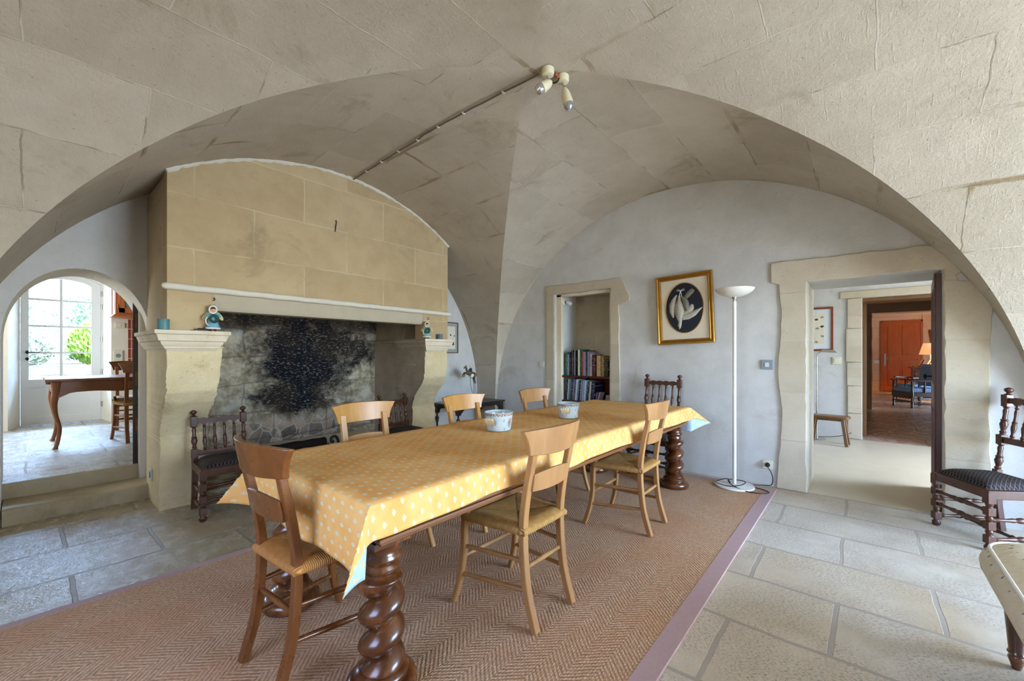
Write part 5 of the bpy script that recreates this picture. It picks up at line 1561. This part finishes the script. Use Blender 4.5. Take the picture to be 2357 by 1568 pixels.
    # kitchen table
    t = thing('kitchen_table', 'brown wooden kitchen table with curved cabriole legs beyond the arch', 'table', (0,0,KZ))
    w = MT['kitchen_wood']
    X0, X1, Y0, Y1 = .16, 1.75, 6.50, 7.25
    m = M(); m.box(X0-.03, Y0-.04, .722, X1+.03, Y1+.04, .750); m.build('tabletop', w, t, bevel=.008)
    m = M(); m.box(X0-.02, Y0+.10, .690, X0+.3, Y1-.10, .705); m.build('pull_out_leaf', MT['black_oak'], t, bevel=.002)
    def apr(L0, L1):
        pts = []
        for k in range(33):
            f = k/32; e = abs(2*f-1)
            pts.append((L0+(L1-L0)*f, .60 - .015*math.cos(f*PI*6)*(1-e) - .06*max(0, e-.86)/.14))
        return pts + [(L1, .715), (L0, .715)]
    for y in (Y0+.02, Y1-.04):
        m = M(); m.prism(apr(X0+.06, X1-.06), y, y+.022, 'y'); m.build('apron', w, t)
    for x in (X0+.02, X1-.04):
        m = M(); m.prism(apr(Y0+.06, Y1-.06), x, x+.022, 'x'); m.build('apron', w, t)
    for (x, sx) in ((X0+.055, -1), (X1-.055, 1)):
        for (y, sy) in ((Y0+.05, -1), (Y1-.05, 1)):
            pts = lerp_path([(x,y,.716),(x,y,.62),(x+sx*.018,y+sy*.006,.50),(x+sx*.004,y+sy*.002,.36),(x-sx*.022,y-sy*.006,.22),(x-sx*.010,y,.09),(x+sx*.012,y+sy*.006,0)], 5)
            k = len(pts); ws = [.092-.004*i if i < 5 else max(.034, .078-.0042*(i-4)) for i in range(k)]; ws[-1] = .05; ws[-2] = .044
            m = M(); m.bar(pts, ws, [q_*.9 for q_ in ws], (1,0,0), chamfer=.5); m.build('leg', w, t, ang=60)
    # kitchen chairs
    a_ = rush_chair('dark brown kitchen chair on the near side of the kitchen table', (.895, 6.61, KZ), R(2), MT['kitchen_wood'], MT['rush'], 'rush chairs in the kitchen')
    dup(a_, (.93, 7.33, KZ), R(178), 'dark brown kitchen chair on the far side of the kitchen table')
    # hanging cabinet
    t = thing('wall_cabinet', 'red-brown hanging cabinet with glazed door on the kitchen wall', 'cabinet', (.845, 8.28, 1.845))
    w = MT['pine']
    m = M(); m.box(0, 0, 0, .75, .265, .60); m.build('body', w, t, bevel=.004)
    m = M(); m.box(-.025,-.035,.60,.775,.265,.625); m.box(-.045,-.055,.622,.795,.265,.655); m.build('cornice', w, t, bevel=.008)
    m = M(); m.box(-.02,-.03,-.02,.77,.265,.003); m.box(-.04,-.045,-.038,.79,.265,-.018); m.build('base_moulding', w, t, bevel=.006)
    m = M(); m.box(-.004,.06,.07,.0,.20,.53); m.build('side_panel', w, t, bevel=.003)
    for i in range(2):
        a = .035 + .345*i; b = a + .335
        dd = M(); dd.box(a,-.022,.03,a+.07,0,.58); dd.box(b-.07,-.022,.03,b,0,.58); dd.box(a,-.022,.03,b,0,.10); dd.box(a,-.022,.50,b,0,.58)
        do = dd.build('door', w, t, bevel=.003)
        m = M(); m.box(a+.07,-.012,.10,b-.07,-.006,.50); m.build('glass_pane', MT['cabglass'], do)
        for z in (.12, .46):
            m = M(); m.turn((a-.006,-.024,z-.03), (a-.006,-.024,z+.03), [(0,.006),(1,.006)], 8); m.build('hinge', MT['brass'], do)
    struct(M().box(1.015, 8.535, KZ+.68, 2.2, 8.55, 1.80).build('tile_panel', MT['terracotta']))
    plate('kitchen_socket', 'white switch and socket plate on the kitchen wall under the cabinet', (.905, 8.548, 1.245), 'y', .10, .16, MT['cream_plastic'], ('socket', .03), MT['grey_plastic'], 'socket')
    plate('junction_box', 'small cream junction box just under the hanging kitchen cabinet', (.925, 8.548, 1.70), 'y', .11, .075, MT['cream_plastic'], (.02, .02), MT['cream_plastic'], 'switch')
kitchen()

# ---------------------------------------------------------------- garden beyond the glazed door
struct(M().box(-6, 9.42, -.3, 8, 30, .10).build('ground', m_plain('pale_gravel', '#cfc6b2', .9, .1, var=.1, scale=40)))
struct(M().box(-6, 12.505, .05, 8, 30, .985).build('ground', m_plain('raised_garden_soil', '#6d6048', .95, .1, var=.2, scale=20)))
m = M(); m.box(-3, 12.0, .10, 4, 12.5, 1.04)
gw = m_stone('dry_stone_wall', ('#8a7d64', '#9c8f76', '#b0a48c'), 'Object', (.42, .17, .012), 'xz', bumps=(.8, .03), mort='#6a604f', wob=.08)
tag(m.build('garden_wall', gw), 'low pale dry-stone garden wall seen through the glazed door', 'wall')
t = thing('planter', 'pale blue-white trough planter in front of the garden wall', 'planter', (.45, 11.55, .10))
m = M(); m.box(-.55,-.15,.0,.55,.15,.74); m.build('trough', m_plain('pale_blue_paint', '#9db0c4', .6, .3, var=.05), t, bevel=.01)
m = M()
for k in range(5): m.box(-.15,-.156,.42+.05*k,.05,-.149,.45+.05*k)
for k in range(5): m.box(.22,-.156,.42+.05*k,.42,-.149,.45+.05*k)
m.build('slat_vent', MT['greymount'], t)
def shrub(label, c, r, nl, cols, size, up=0.0, seed=1, stem=True):
    rr = random.Random(seed); t = thing('shrub', label, 'shrub', c, 0, 'garden shrubs beyond the glazed door')
    n = NT('leaf_' + str(seed), .6, .3); f = n.noise(n.tc('Object'), 9, 3); mt = n.done(n.mix(n.sm(f, .35, .65), hx(cols[0]), hx(cols[1])), .6)
    m = M(); vs = []; fs = []
    for i in range(nl):
        while True:
            p = Vector((rr.uniform(-1,1), rr.uniform(-1,1), rr.uniform(-1,1)))
            if .35 < p.length < 1: break
        b = Vector((p.x*r[0], p.y*r[1], p.z*r[2] + r[2]))
        d = Vector((rr.gauss(0,1), rr.gauss(0,1), rr.gauss(0,1)+up*3)).normalized(); s_ = d.orthogonal().normalized()*size*rr.uniform(.18,.3)
        L = size*rr.uniform(.7,1.3); k = len(vs)
        vs += [b, b + d*L*.5 + s_, b + d*L, b + d*L*.5 - s_]; fs.append((k,k+1,k+2,k+3))
    m.add(vs, fs); m.build('foliage', mt, t, smooth=False, recalc=False)
    m = M()
    for k in range(5):
        a = rr.uniform(0, 6.28); m.tube([(0,0,-.02), (r[0]*.4*math.cos(a), r[1]*.4*math.sin(a), r[2])], .018, 6)
    m.build('stem', MT['log'], t)
shrub('silvery shrub above the garden wall, left half of the door', (-.02, 13.05, .985), (.44, .5, .42), 2600, ('#8f9f86', '#c3cdb8'), .10, .2, 21)
shrub('bright green spiky shrub above the garden wall, right half of the door', (1.0, 13.05, .985), (.40, .5, .46), 3000, ('#7fa63a', '#b7d36a'), .14, 1.0, 22)
shrub('pale olive tree behind the shrubs on the left', (-.15, 15.0, .985), (.95, .9, 1.0), 2600, ('#9aa890', '#c8d2c0'), .15, 0, 23)
shrub('green leafy tree behind the shrubs on the right', (1.25, 17.2, .985), (.85, .8, 1.05), 2600, ('#6f9367', '#9fbf94'), .15, 0, 24)

# ---------------------------------------------------------------- rooms beyond the right-hand doorway
wall('wall_second_room', MT['plaster'], 'x', 8.0, 8.55, -3.2, 3.2, -.05, 3.0, [(-.92, -.004, -.05, 2.10)])
wall('wall_second_room', MT['plaster'], 'y', 3.0, 3.2, 5.2, 8.6, -.05, 3.0)
wall('wall_second_room', MT['plaster'], 'y', -3.2, -3.0, 5.2, 8.6, -.05, 3.0, [(5.7, 7.6, .5, 2.4)])
struct(M().box(5.1, -3.4, 2.9, 19.3, 3.4, 3.0).build('ceiling', MT['kplaster']))
m = M()
rr = random.Random(4); z = 0
while z < 2.09:
    h = min(rr.uniform(.34, .52), 2.10-z); m.box(7.975, -.004, z+.003, 8.01, .165+rr.uniform(0, .03), z+h-.003); z += h
m.box(7.98, -1.15, 2.10, 8.01, .26, 2.21)
struct(m.build('trim_11', MT['trimstone'], bevel=.01))
m = M(); m.box(8.40, -.055, 0, 8.52, -.006, 2.09); m.box(8.06, -.92, 2.05, 8.54, -.006, 2.098); struct(m.build('trim_12', MT['stool_wood'], bevel=.004))
wall('wall_third_room', MT['farstone'], 'x', 12.5, 12.95, -4.5, 3.5, -.05, 3.0, [(-1.95, -.17, -.05, 2.20)])
wall('wall_third_room', MT['kplaster'], 'y', -3.2, -3.0, 8.5, 12.6, -.05, 3.0)
wall('wall_third_room', MT['kplaster'], 'y', 3.0, 3.2, 8.5, 12.6, -.05, 3.0)
wall('wall_far_room', MT['farstone'], 'x', 18.9, 19.1, -4.5, 3.5, -.05, 3.0)
wall('wall_far_room', MT['farstone'], 'y', -4.6, -4.5, 12.8, 19.1, -.05, 3.0, [(13.6, 15.0, .0, 2.3)])
wall('wall_far_room', MT['farstone'], 'y', 3.3, 3.5, 12.8, 19.1, -.05, 3.0)
struct(M().box(12.9, -4.6, 2.9, 19.3, -3.3, 3.0).build('ceiling', MT['kplaster']))
# raised quoins round the far door
m = M(); rr = random.Random(8); z = 0; k = 0
while z < 2.95:
    h = .36; w_ = .22 if k % 2 else .34
    m.box(18.88, -.49, z, 18.905, -.49+w_, z+h-.006); m.box(18.88, -1.50-w_-.12, z, 18.905, -1.50, z+h-.006); z += h; k += 1
struct(m.build('trim_13', MT['farstone']))
d = bpy.data.objects.new('door_3', None); COL.objects.link(d); struct(d)
m = M(); m.box(18.85, -1.47, .03, 18.885, -.52, 2.35); m.build('leaf', MT['door_wood'], d)
m = M(); m.box(18.83, -1.51, .0, 18.89, -1.455, 2.39); m.box(18.83, -.535, .0, 18.89, -.48, 2.39); m.box(18.83, -1.5, 2.335, 18.89, -.49, 2.39); m.build('door_frame', MT['door_wood'], d, bevel=.004)
for (ya, yb, za, zb) in ((-1.33, -1.02, 1.25, 2.20), (-.95, -.66, 1.25, 2.20), (-1.33, -1.02, .2, 1.05), (-.95, -.66, .2, 1.05)):
    m = M(); m.box(18.835, ya, za, 18.852, yb, zb); m.build('raised_panel', MT['door_wood'], d, bevel=.012)
m = M(); m.box(18.84, -.615, .88, 18.85, -.575, 1.28); m.tube([(18.845, -.595, 1.12), (18.80, -.595, 1.12), (18.795, -.70, 1.115)], .012, 8); m.build('door_handle', MT['chrome'], d)
# dark red door leaf opened into the second room (seen almost on edge)
d = bpy.data.objects.new('door_4', None); COL.objects.link(d); struct(d)
a = Vector((4.72, -.452)); b = Vector((5.56, -.512)); dr = (b-a).normalized(); nr = Vector((dr.y, -dr.x))
m = M(); m.prism([tuple(a), tuple(b), tuple(b+nr*.032), tuple(a+nr*.032)], .012, 1.915, 'z'); lf = m.build('leaf', MT['door_red'], d)
def along(f0, f1, z0, z1, o0, o1, name, mat):
    L = (b-a).length; p0 = a + dr*L*f0; p1 = a + dr*L*f1
    m = M(); m.prism([tuple(p0+nr*o0), tuple(p1+nr*o0), tuple(p1+nr*o1), tuple(p0+nr*o1)], z0, z1, 'z'); return m.build(name, mat, d, bevel=.003)
for (f0, f1) in ((.0, .10), (.30, .36), (.62, .68), (.90, 1.0)):
    for (z0, z1) in ((.12, .82), (1.02, 1.82)): along(f0, f1, z0, z1, -.012, 0, 'stile', MT['door_red'])
for (z0, z1) in ((.012, .12), (.82, 1.02), (1.82, 1.915)): along(0, 1, z0, z1, -.012, 0, 'cross_rail', MT['door_red'])
p = a + dr*.74; m = M(); m.turn((p.x, p.y, 1.06), (p.x - nr.x*.07, p.y - nr.y*.07, 1.06), [(0,.008),(.6,.008),(.65,.022),(.8,.028),(.95,.022),(1,.008)], 18); m.build('door_knob', MT['iron'], d)
# framed nature print on the second-room wall
t = thing('framed_print', 'mahogany-framed sheet of small nature studies in the room beyond the doorway', 'picture', (7.998, .56, 1.655))
m = M(); frame(m, .225, .338, [(0,0),(0,.02),(.026,.022),(.030,.010)]); m.build('frame', MT['frame_red'], t)
m = M(); m.box(-.008,-.21,-.32,0,.21,.32); m.build('mount', MT['whitemount'], t)
m = M(); m.box(-.010,-.115,-.225,-.006,.13,.235); m.build('paper', MT['paper'], t)
rr = random.Random(9)
for k, (nm, mt) in enumerate((('ochre_study', 'ochre'), ('dark_study', 'inkdark'), ('green_study', 'greenwash'))):
    m = M()
    for i in range(4):
        yy = -.085 + .065*((i*3+k) % 4) + rr.uniform(-.01,.01); zz = .19 - .125*i + rr.uniform(-.02,.02) - .02*k
        pts = [(yy + rr.uniform(.6,1)*.030*math.cos(2*PI*q_/10), zz + rr.uniform(.5,1)*.020*math.sin(2*PI*q_/10)) for q_ in range(10)]
        m.prism(pts, -.0115-.0002*k, -.0095, 'x')
    m.build(nm, MT[mt], t, smooth=False)
# reading lamp, stool and cable
t = thing('reading_lamp', 'slim chrome reading floor lamp behind the low wooden stool', 'lamp', (7.66, .515, 0))
m = M(); m.lathe([(.11,0),(.112,.008),(.10,.016),(.015,.02)], n=32); m.build('base', MT['chrome'], t)
m = M(); m.tube([(0,0,.015),(0,0,.55)], .013, 10); m.tube([(0,0,.55),(0,0,1.22),(0,-.01,1.27),(0,-.05,1.305)], .008, 10); m.build('stem', MT['chrome'], t)
m = M(); m.add([(-.05,-.05,1.30),(.05,-.05,1.30),(.06,-.24,1.285),(-.06,-.24,1.285),(-.018,-.06,1.335),(.018,-.06,1.335),(.02,-.2,1.33),(-.02,-.2,1.33)], [(0,1,2,3),(4,5,6,7),(0,1,5,4),(1,2,6,5),(2,3,7,6),(3,0,4,7)]); m.build('lamp_head', MT['chrome'], t, bevel=.006)
t = thing('stool', 'low brown wooden stool standing in front of the chrome reading lamp', 'stool', (7.36, .355, 0), R(-4))
m = M(); m.prism(rrect(-.12, .12, -.235, .235, .06), .372, .402, 'z'); m.build('seat', MT['stool_wood'], t, bevel=.008)
m = M(); m.box(-.085,-.165,.335,.085,.165,.373); m.build('apron', MT['stool_wood'], t, bevel=.004)
for sx in (-1, 1):
    for sy in (-1, 1):
        m = M(); m.bar([(sx*.075, sy*.155, .373), (sx*.105, sy*.205, 0)], .040, .040, (0,1,0)); m.build('leg', MT['stool_wood'], t)
m = M(); m.tube(lerp_path([(7.96,.70,.80),(7.95,.63,.72),(7.955,.62,.5),(7.95,.64,.25),(7.9,.67,.05),(7.84,.62,.012),(7.83,.45,.012),(7.84,.25,.05),(7.92,.12,.10)], 6), .005, 6); m.cbox((7.953,.62,.52), (.02,.02,.06))
tag(m.build('power_cable', MT['cable']), 'black cable of the reading lamp trailing behind the stool', 'cable')
plate('light_switch', 'cream switch on the second-room wall beside the door jamb', (7.997, .29, 1.17), 'x', .11, .11, MT['cream_plastic'], (.07, .06), MT['cream_plastic'], 'switch')
plate('light_switch', 'small switch on the far stone wall left of the orange door', (18.878, -.375, 1.0), 'x', .16, .11, MT['pale_plastic'], (.05, .05), MT['white_paint'], 'switch')

# armchairs in the far room
def armchair(label, loc, rz):
    t = thing('armchair', label, 'armchair', loc, rz, 'blue armchairs in the far room'); w = MT['black_oak']; f = MT['bluedot']
    m = M(); m.box(-.28,-.27,.36,.28,.30,.47); m.build('seat_cushion', f, t, bevel=.03, seg=3)
    m = M(); m.box(-.30,-.29,.27,.30,.31,.362); m.build('seat_frame', w, t, bevel=.004)
    m = M(); m.T = Matrix.Translation((0,-.28,.50)) @ Matrix.Rotation(R(10), 4, 'X'); m.box(-.29,-.045,.0,.29,.045,.50); m.build('backrest', f, t, bevel=.03, seg=3)
    for s in (-1, 1):
        m = M(); m.turn((s*.28,.28,.0), (s*.28,.28,.63), [(0,.025),(.05,.03),(.1,.018),(.2,.028),(.3,.018),(.5,.03),(.6,.03),(.7,.018),(.85,.026),(1,.02)], 10); m.build('front_leg', w, t)
        m = M(); m.bar([(s*.29,-.30,0),(s*.29,-.29,.45),(s*.29,-.37,.98)], .05, .05); m.build('rear_post', w, t)
        m = M(); m.bar([(s*.29,-.32,.62),(s*.29,.0,.64),(s*.29,.33,.645)], .055, .035); m.build('arm', w, t, bevel=.004)
        m = M(); m.turn((s*.28,.28,.1), (s*.28,-.29,.1), [(0,.012),(.2,.02),(.5,.024),(.8,.02),(1,.012)], 10); m.build('stretcher', w, t)
        m = M(); m.turn((s*.28,.02,.36), (s*.28,.02,.63), [(0,.016),(.3,.024),(.6,.014),(1,.02)], 10); m.build('arm_baluster', w, t)
    m = M(); m.turn((-.28,.28,.15), (.28,.28,.15), [(0,.012),(.2,.02),(.5,.024),(.8,.02),(1,.012)], 10); m.build('stretcher', w, t)
    m = M(); m.prism([(-.26+.52*k/24, .24-.03*abs(math.sin(PI*k/4))) for k in range(25)] + [(.26,.30),(-.26,.30)], .295, .312, 'y'); m.build('scalloped_apron', w, t)
armchair('blue dotted armchair with turned black frame, nearer one in the far room', (13.78, -.98, 0), R(32))
armchair('blue dotted armchair half hidden behind the nearer one in the far room', (15.35, -1.12, 0), R(32))
t = thing('chest', 'dark wooden chest carrying lamps and frames in the far room', 'chest', (17.2, -1.85, 0)); w = MT['walnut']
m = M(); m.box(-.26,-.78,.06,.26,.72,.85); m.build('body', w, t, bevel=.005)
m = M(); m.box(-.31,-.83,.85,.31,.79,.888); m.build('top', w, t, bevel=.008)
m = M(); m.box(-.28,-.80,0,.28,.74,.07); m.build('plinth', w, t, bevel=.005)
for k in range(2):
    m = M(); m.box(-.275,-.74+.72*k,.14,-.258,-.06+.72*k,.80); dd = m.build('door', w, t, bevel=.008)
    m = M(); m.ball((-.29,-.12+.14*k,.5), .015); m.build('knob', MT['brass'], dd)
fr = None
for i, (y, tl, mt, lab) in enumerate(((-1.17, 24, 'frame_red', 'red-brown'), (-1.29, 24, 'iron', 'black'), (-1.45, 26, 'door_wood', 'orange-brown'), (-1.58, 24, 'greymount', 'grey'), (-1.84, -20, 'iron', 'dark'))):
    t = thing('photo_frame', f'{lab} photo frame leaning on the far chest, {ordn[i]} from the left', 'frame', (17.16 + .02*(i % 2), y, .89), 0, 'frames on the far chest'); t.rotation_euler = (R(tl), 0, R(8))
    m = M(); m.box(-.09,-.012,0,.09,.012,.24); m.build('frame', MT[mt], t, bevel=.003)
    m = M(); m.box(-.07,.010,.02,.07,.0135,.22); m.build('picture_face', MT['paper'], t)
def tlamp(label, loc, r0, r1, zb, zt_, mt):
    t = thing('table_lamp', label, 'lamp', loc)
    m = M(); m.lathe([(.09,0),(.09,.012),(.03,.03),(.018,.05),(.016,zb+.05)], n=24); m.build('base', MT['white_lamp'], t)
    m = M(); m.lathe([(r0,zb),(r1,zt_),(r1-.004,zt_),(r0-.004,zb)], n=32, cap=False); m.build('lamp_shade', mt, t)
tlamp('lit table lamp with glowing shade on the far chest', (17.38, -1.56, .889), .26, .17, .36, .70, MT['shade'])
tlamp('unlit small lamp with white shade in front of the glowing lamp', (16.97, -1.79, .889), .17, .09, .34, .58, MT['shade_off'])
m = M(); m.tube([(18.86,-1.72,1.55),(18.85,-1.66,2.05)], .025, 8); m.tube([(18.86,-1.84,1.55),(18.85,-1.66,2.05)], .025, 8)
tag(m.build('easel_frame', MT['frame_red']), 'thin slanting red-brown frame on the far wall right of the door', 'frame')

# ---------------------------------------------------------------- main window and an added side window (behind the camera)
def window(name, axis, c, w_, h_, z0):
    o = bpy.data.objects.new(name, None); COL.objects.link(o); struct(o)
    m = M()
    def bx(u0, u1, za, zb):
        if axis == 'y': m.box(c[0]+u0, c[1]-.03, za, c[0]+u1, c[1]+.03, zb)
        else: m.box(c[0]-.03, c[1]+u0, za, c[0]+.03, c[1]+u1, zb)
    bx(-w_/2, -w_/2+.06, z0, z0+h_); bx(w_/2-.06, w_/2, z0, z0+h_); bx(-w_/2, w_/2, z0, z0+.06); bx(-w_/2, w_/2, z0+h_-.06, z0+h_); bx(-.03, .03, z0, z0+h_)
    m.build('window_frame', MT['white_paint'], o)
window('window_1', 'y', (2.95, -3.85), 2.86, 2.12, .27); window('added_side_window', 'x', (-1.6, 1.1), 1.58, 1.38, .81)

# ---------------------------------------------------------------- light
def area(name, loc, rot, sx, sy, e, col):
    l = bpy.data.lights.new(name, 'AREA'); l.shape = 'RECTANGLE'; l.size = sx; l.size_y = sy; l.energy = e; l.color = col
    o = bpy.data.objects.new(name, l); COL.objects.link(o); o.location = loc; o.rotation_euler = rot; return o
COOL = (0.40, 0.665, 1.0)
area('daylight_main_window', (2.95, -4.1, 1.35), (R(90), 0, 0), 2.9, 2.2, 320, COOL)
area('added_vault_fill', (2.95, -4.3, .2), (R(132), 0, 0), 3.0, 1.6, 400, (1.0, .93, .80))  # added warm lamp aimed up to brighten the vault; no terrace stands there
area('added_side_fill', (-1.75, 1.1, 1.5), (R(90), 0, R(-90)), 1.6, 1.4, 30, (1.0, .82, .58))  # warm fill added from the left; no such window is known
area('daylight_second_room', (6.65, -3.25, 1.45), (R(90), 0, 0), 1.9, 1.9, 100, (.85, .93, 1.0))
area('daylight_far_room', (14.3, -4.65, 1.2), (R(90), 0, 0), 1.4, 2.2, 150, (.70, .83, 1.0))
area('added_sky_panel', (.4, 11.25, 3.25), (R(-80), 0, 0), 3.2, 1.0, 2000, (.38, .62, 1.0))  # added panel hidden above the door head, boosts sky light through the kitchen
l = bpy.data.lights.new('lamp_bulb', 'POINT'); l.energy = 110; l.color = (1.0, .62, .32); l.shadow_soft_size = .06
o = bpy.data.objects.new('lamp_bulb', l); COL.objects.link(o); o.location = (17.38, -1.56, 1.42)
area('added_kitchen_fill', (-1.55, 7.2, 1.6), (R(90), 0, R(-90)), 1.4, 1.2, 80, (.85, .93, 1.0))  # added fill for the kitchen; the wall here has no window
s = bpy.data.lights.new('sun', 'SUN'); s.energy = 4.0; s.angle = R(.6); s.color = (1, .96, .88)
o = bpy.data.objects.new('sun', s); COL.objects.link(o); o.rotation_euler = (R(8), R(45), 0)
w = bpy.data.worlds.new('World'); sc.world = w; w.use_nodes = True
nt = w.node_tree; bg = nt.nodes['Background']
sky = nt.nodes.new('ShaderNodeTexSky'); sky.sky_type = 'NISHITA'; sky.sun_disc = False; sky.sun_elevation = R(50); sky.sun_rotation = R(160); sky.air_density = 1.0; sky.dust_density = 2.0
mm = nt.nodes.new('ShaderNodeMix'); mm.data_type = 'RGBA'; mm.blend_type = 'MULTIPLY'; mm.inputs[0].default_value = 1.0; mm.inputs[7].default_value = (.75, .92, 1.2, 1)
nt.links.new(sky.outputs[0], mm.inputs[6]); nt.links.new(mm.outputs[2], bg.inputs[0]); bg.inputs[1].default_value = 3.6

vs_ = sc.view_settings
sc.display_settings.display_device = 'sRGB'
vs_.view_transform = 'Standard'; vs_.look = 'None'; vs_.exposure = -0.08; vs_.gamma = 1.0; vs_.use_curve_mapping = False
sc.cycles.max_bounces = 10; sc.cycles.diffuse_bounces = 7; sc.cycles.glossy_bounces = 4; sc.cycles.transparent_max_bounces = 12
sc.cycles.caustics_reflective = False; sc.cycles.sample_clamp_indirect = 6.0; sc.cycles.blur_glossy = 1.0
sc.cycles.use_denoising = True
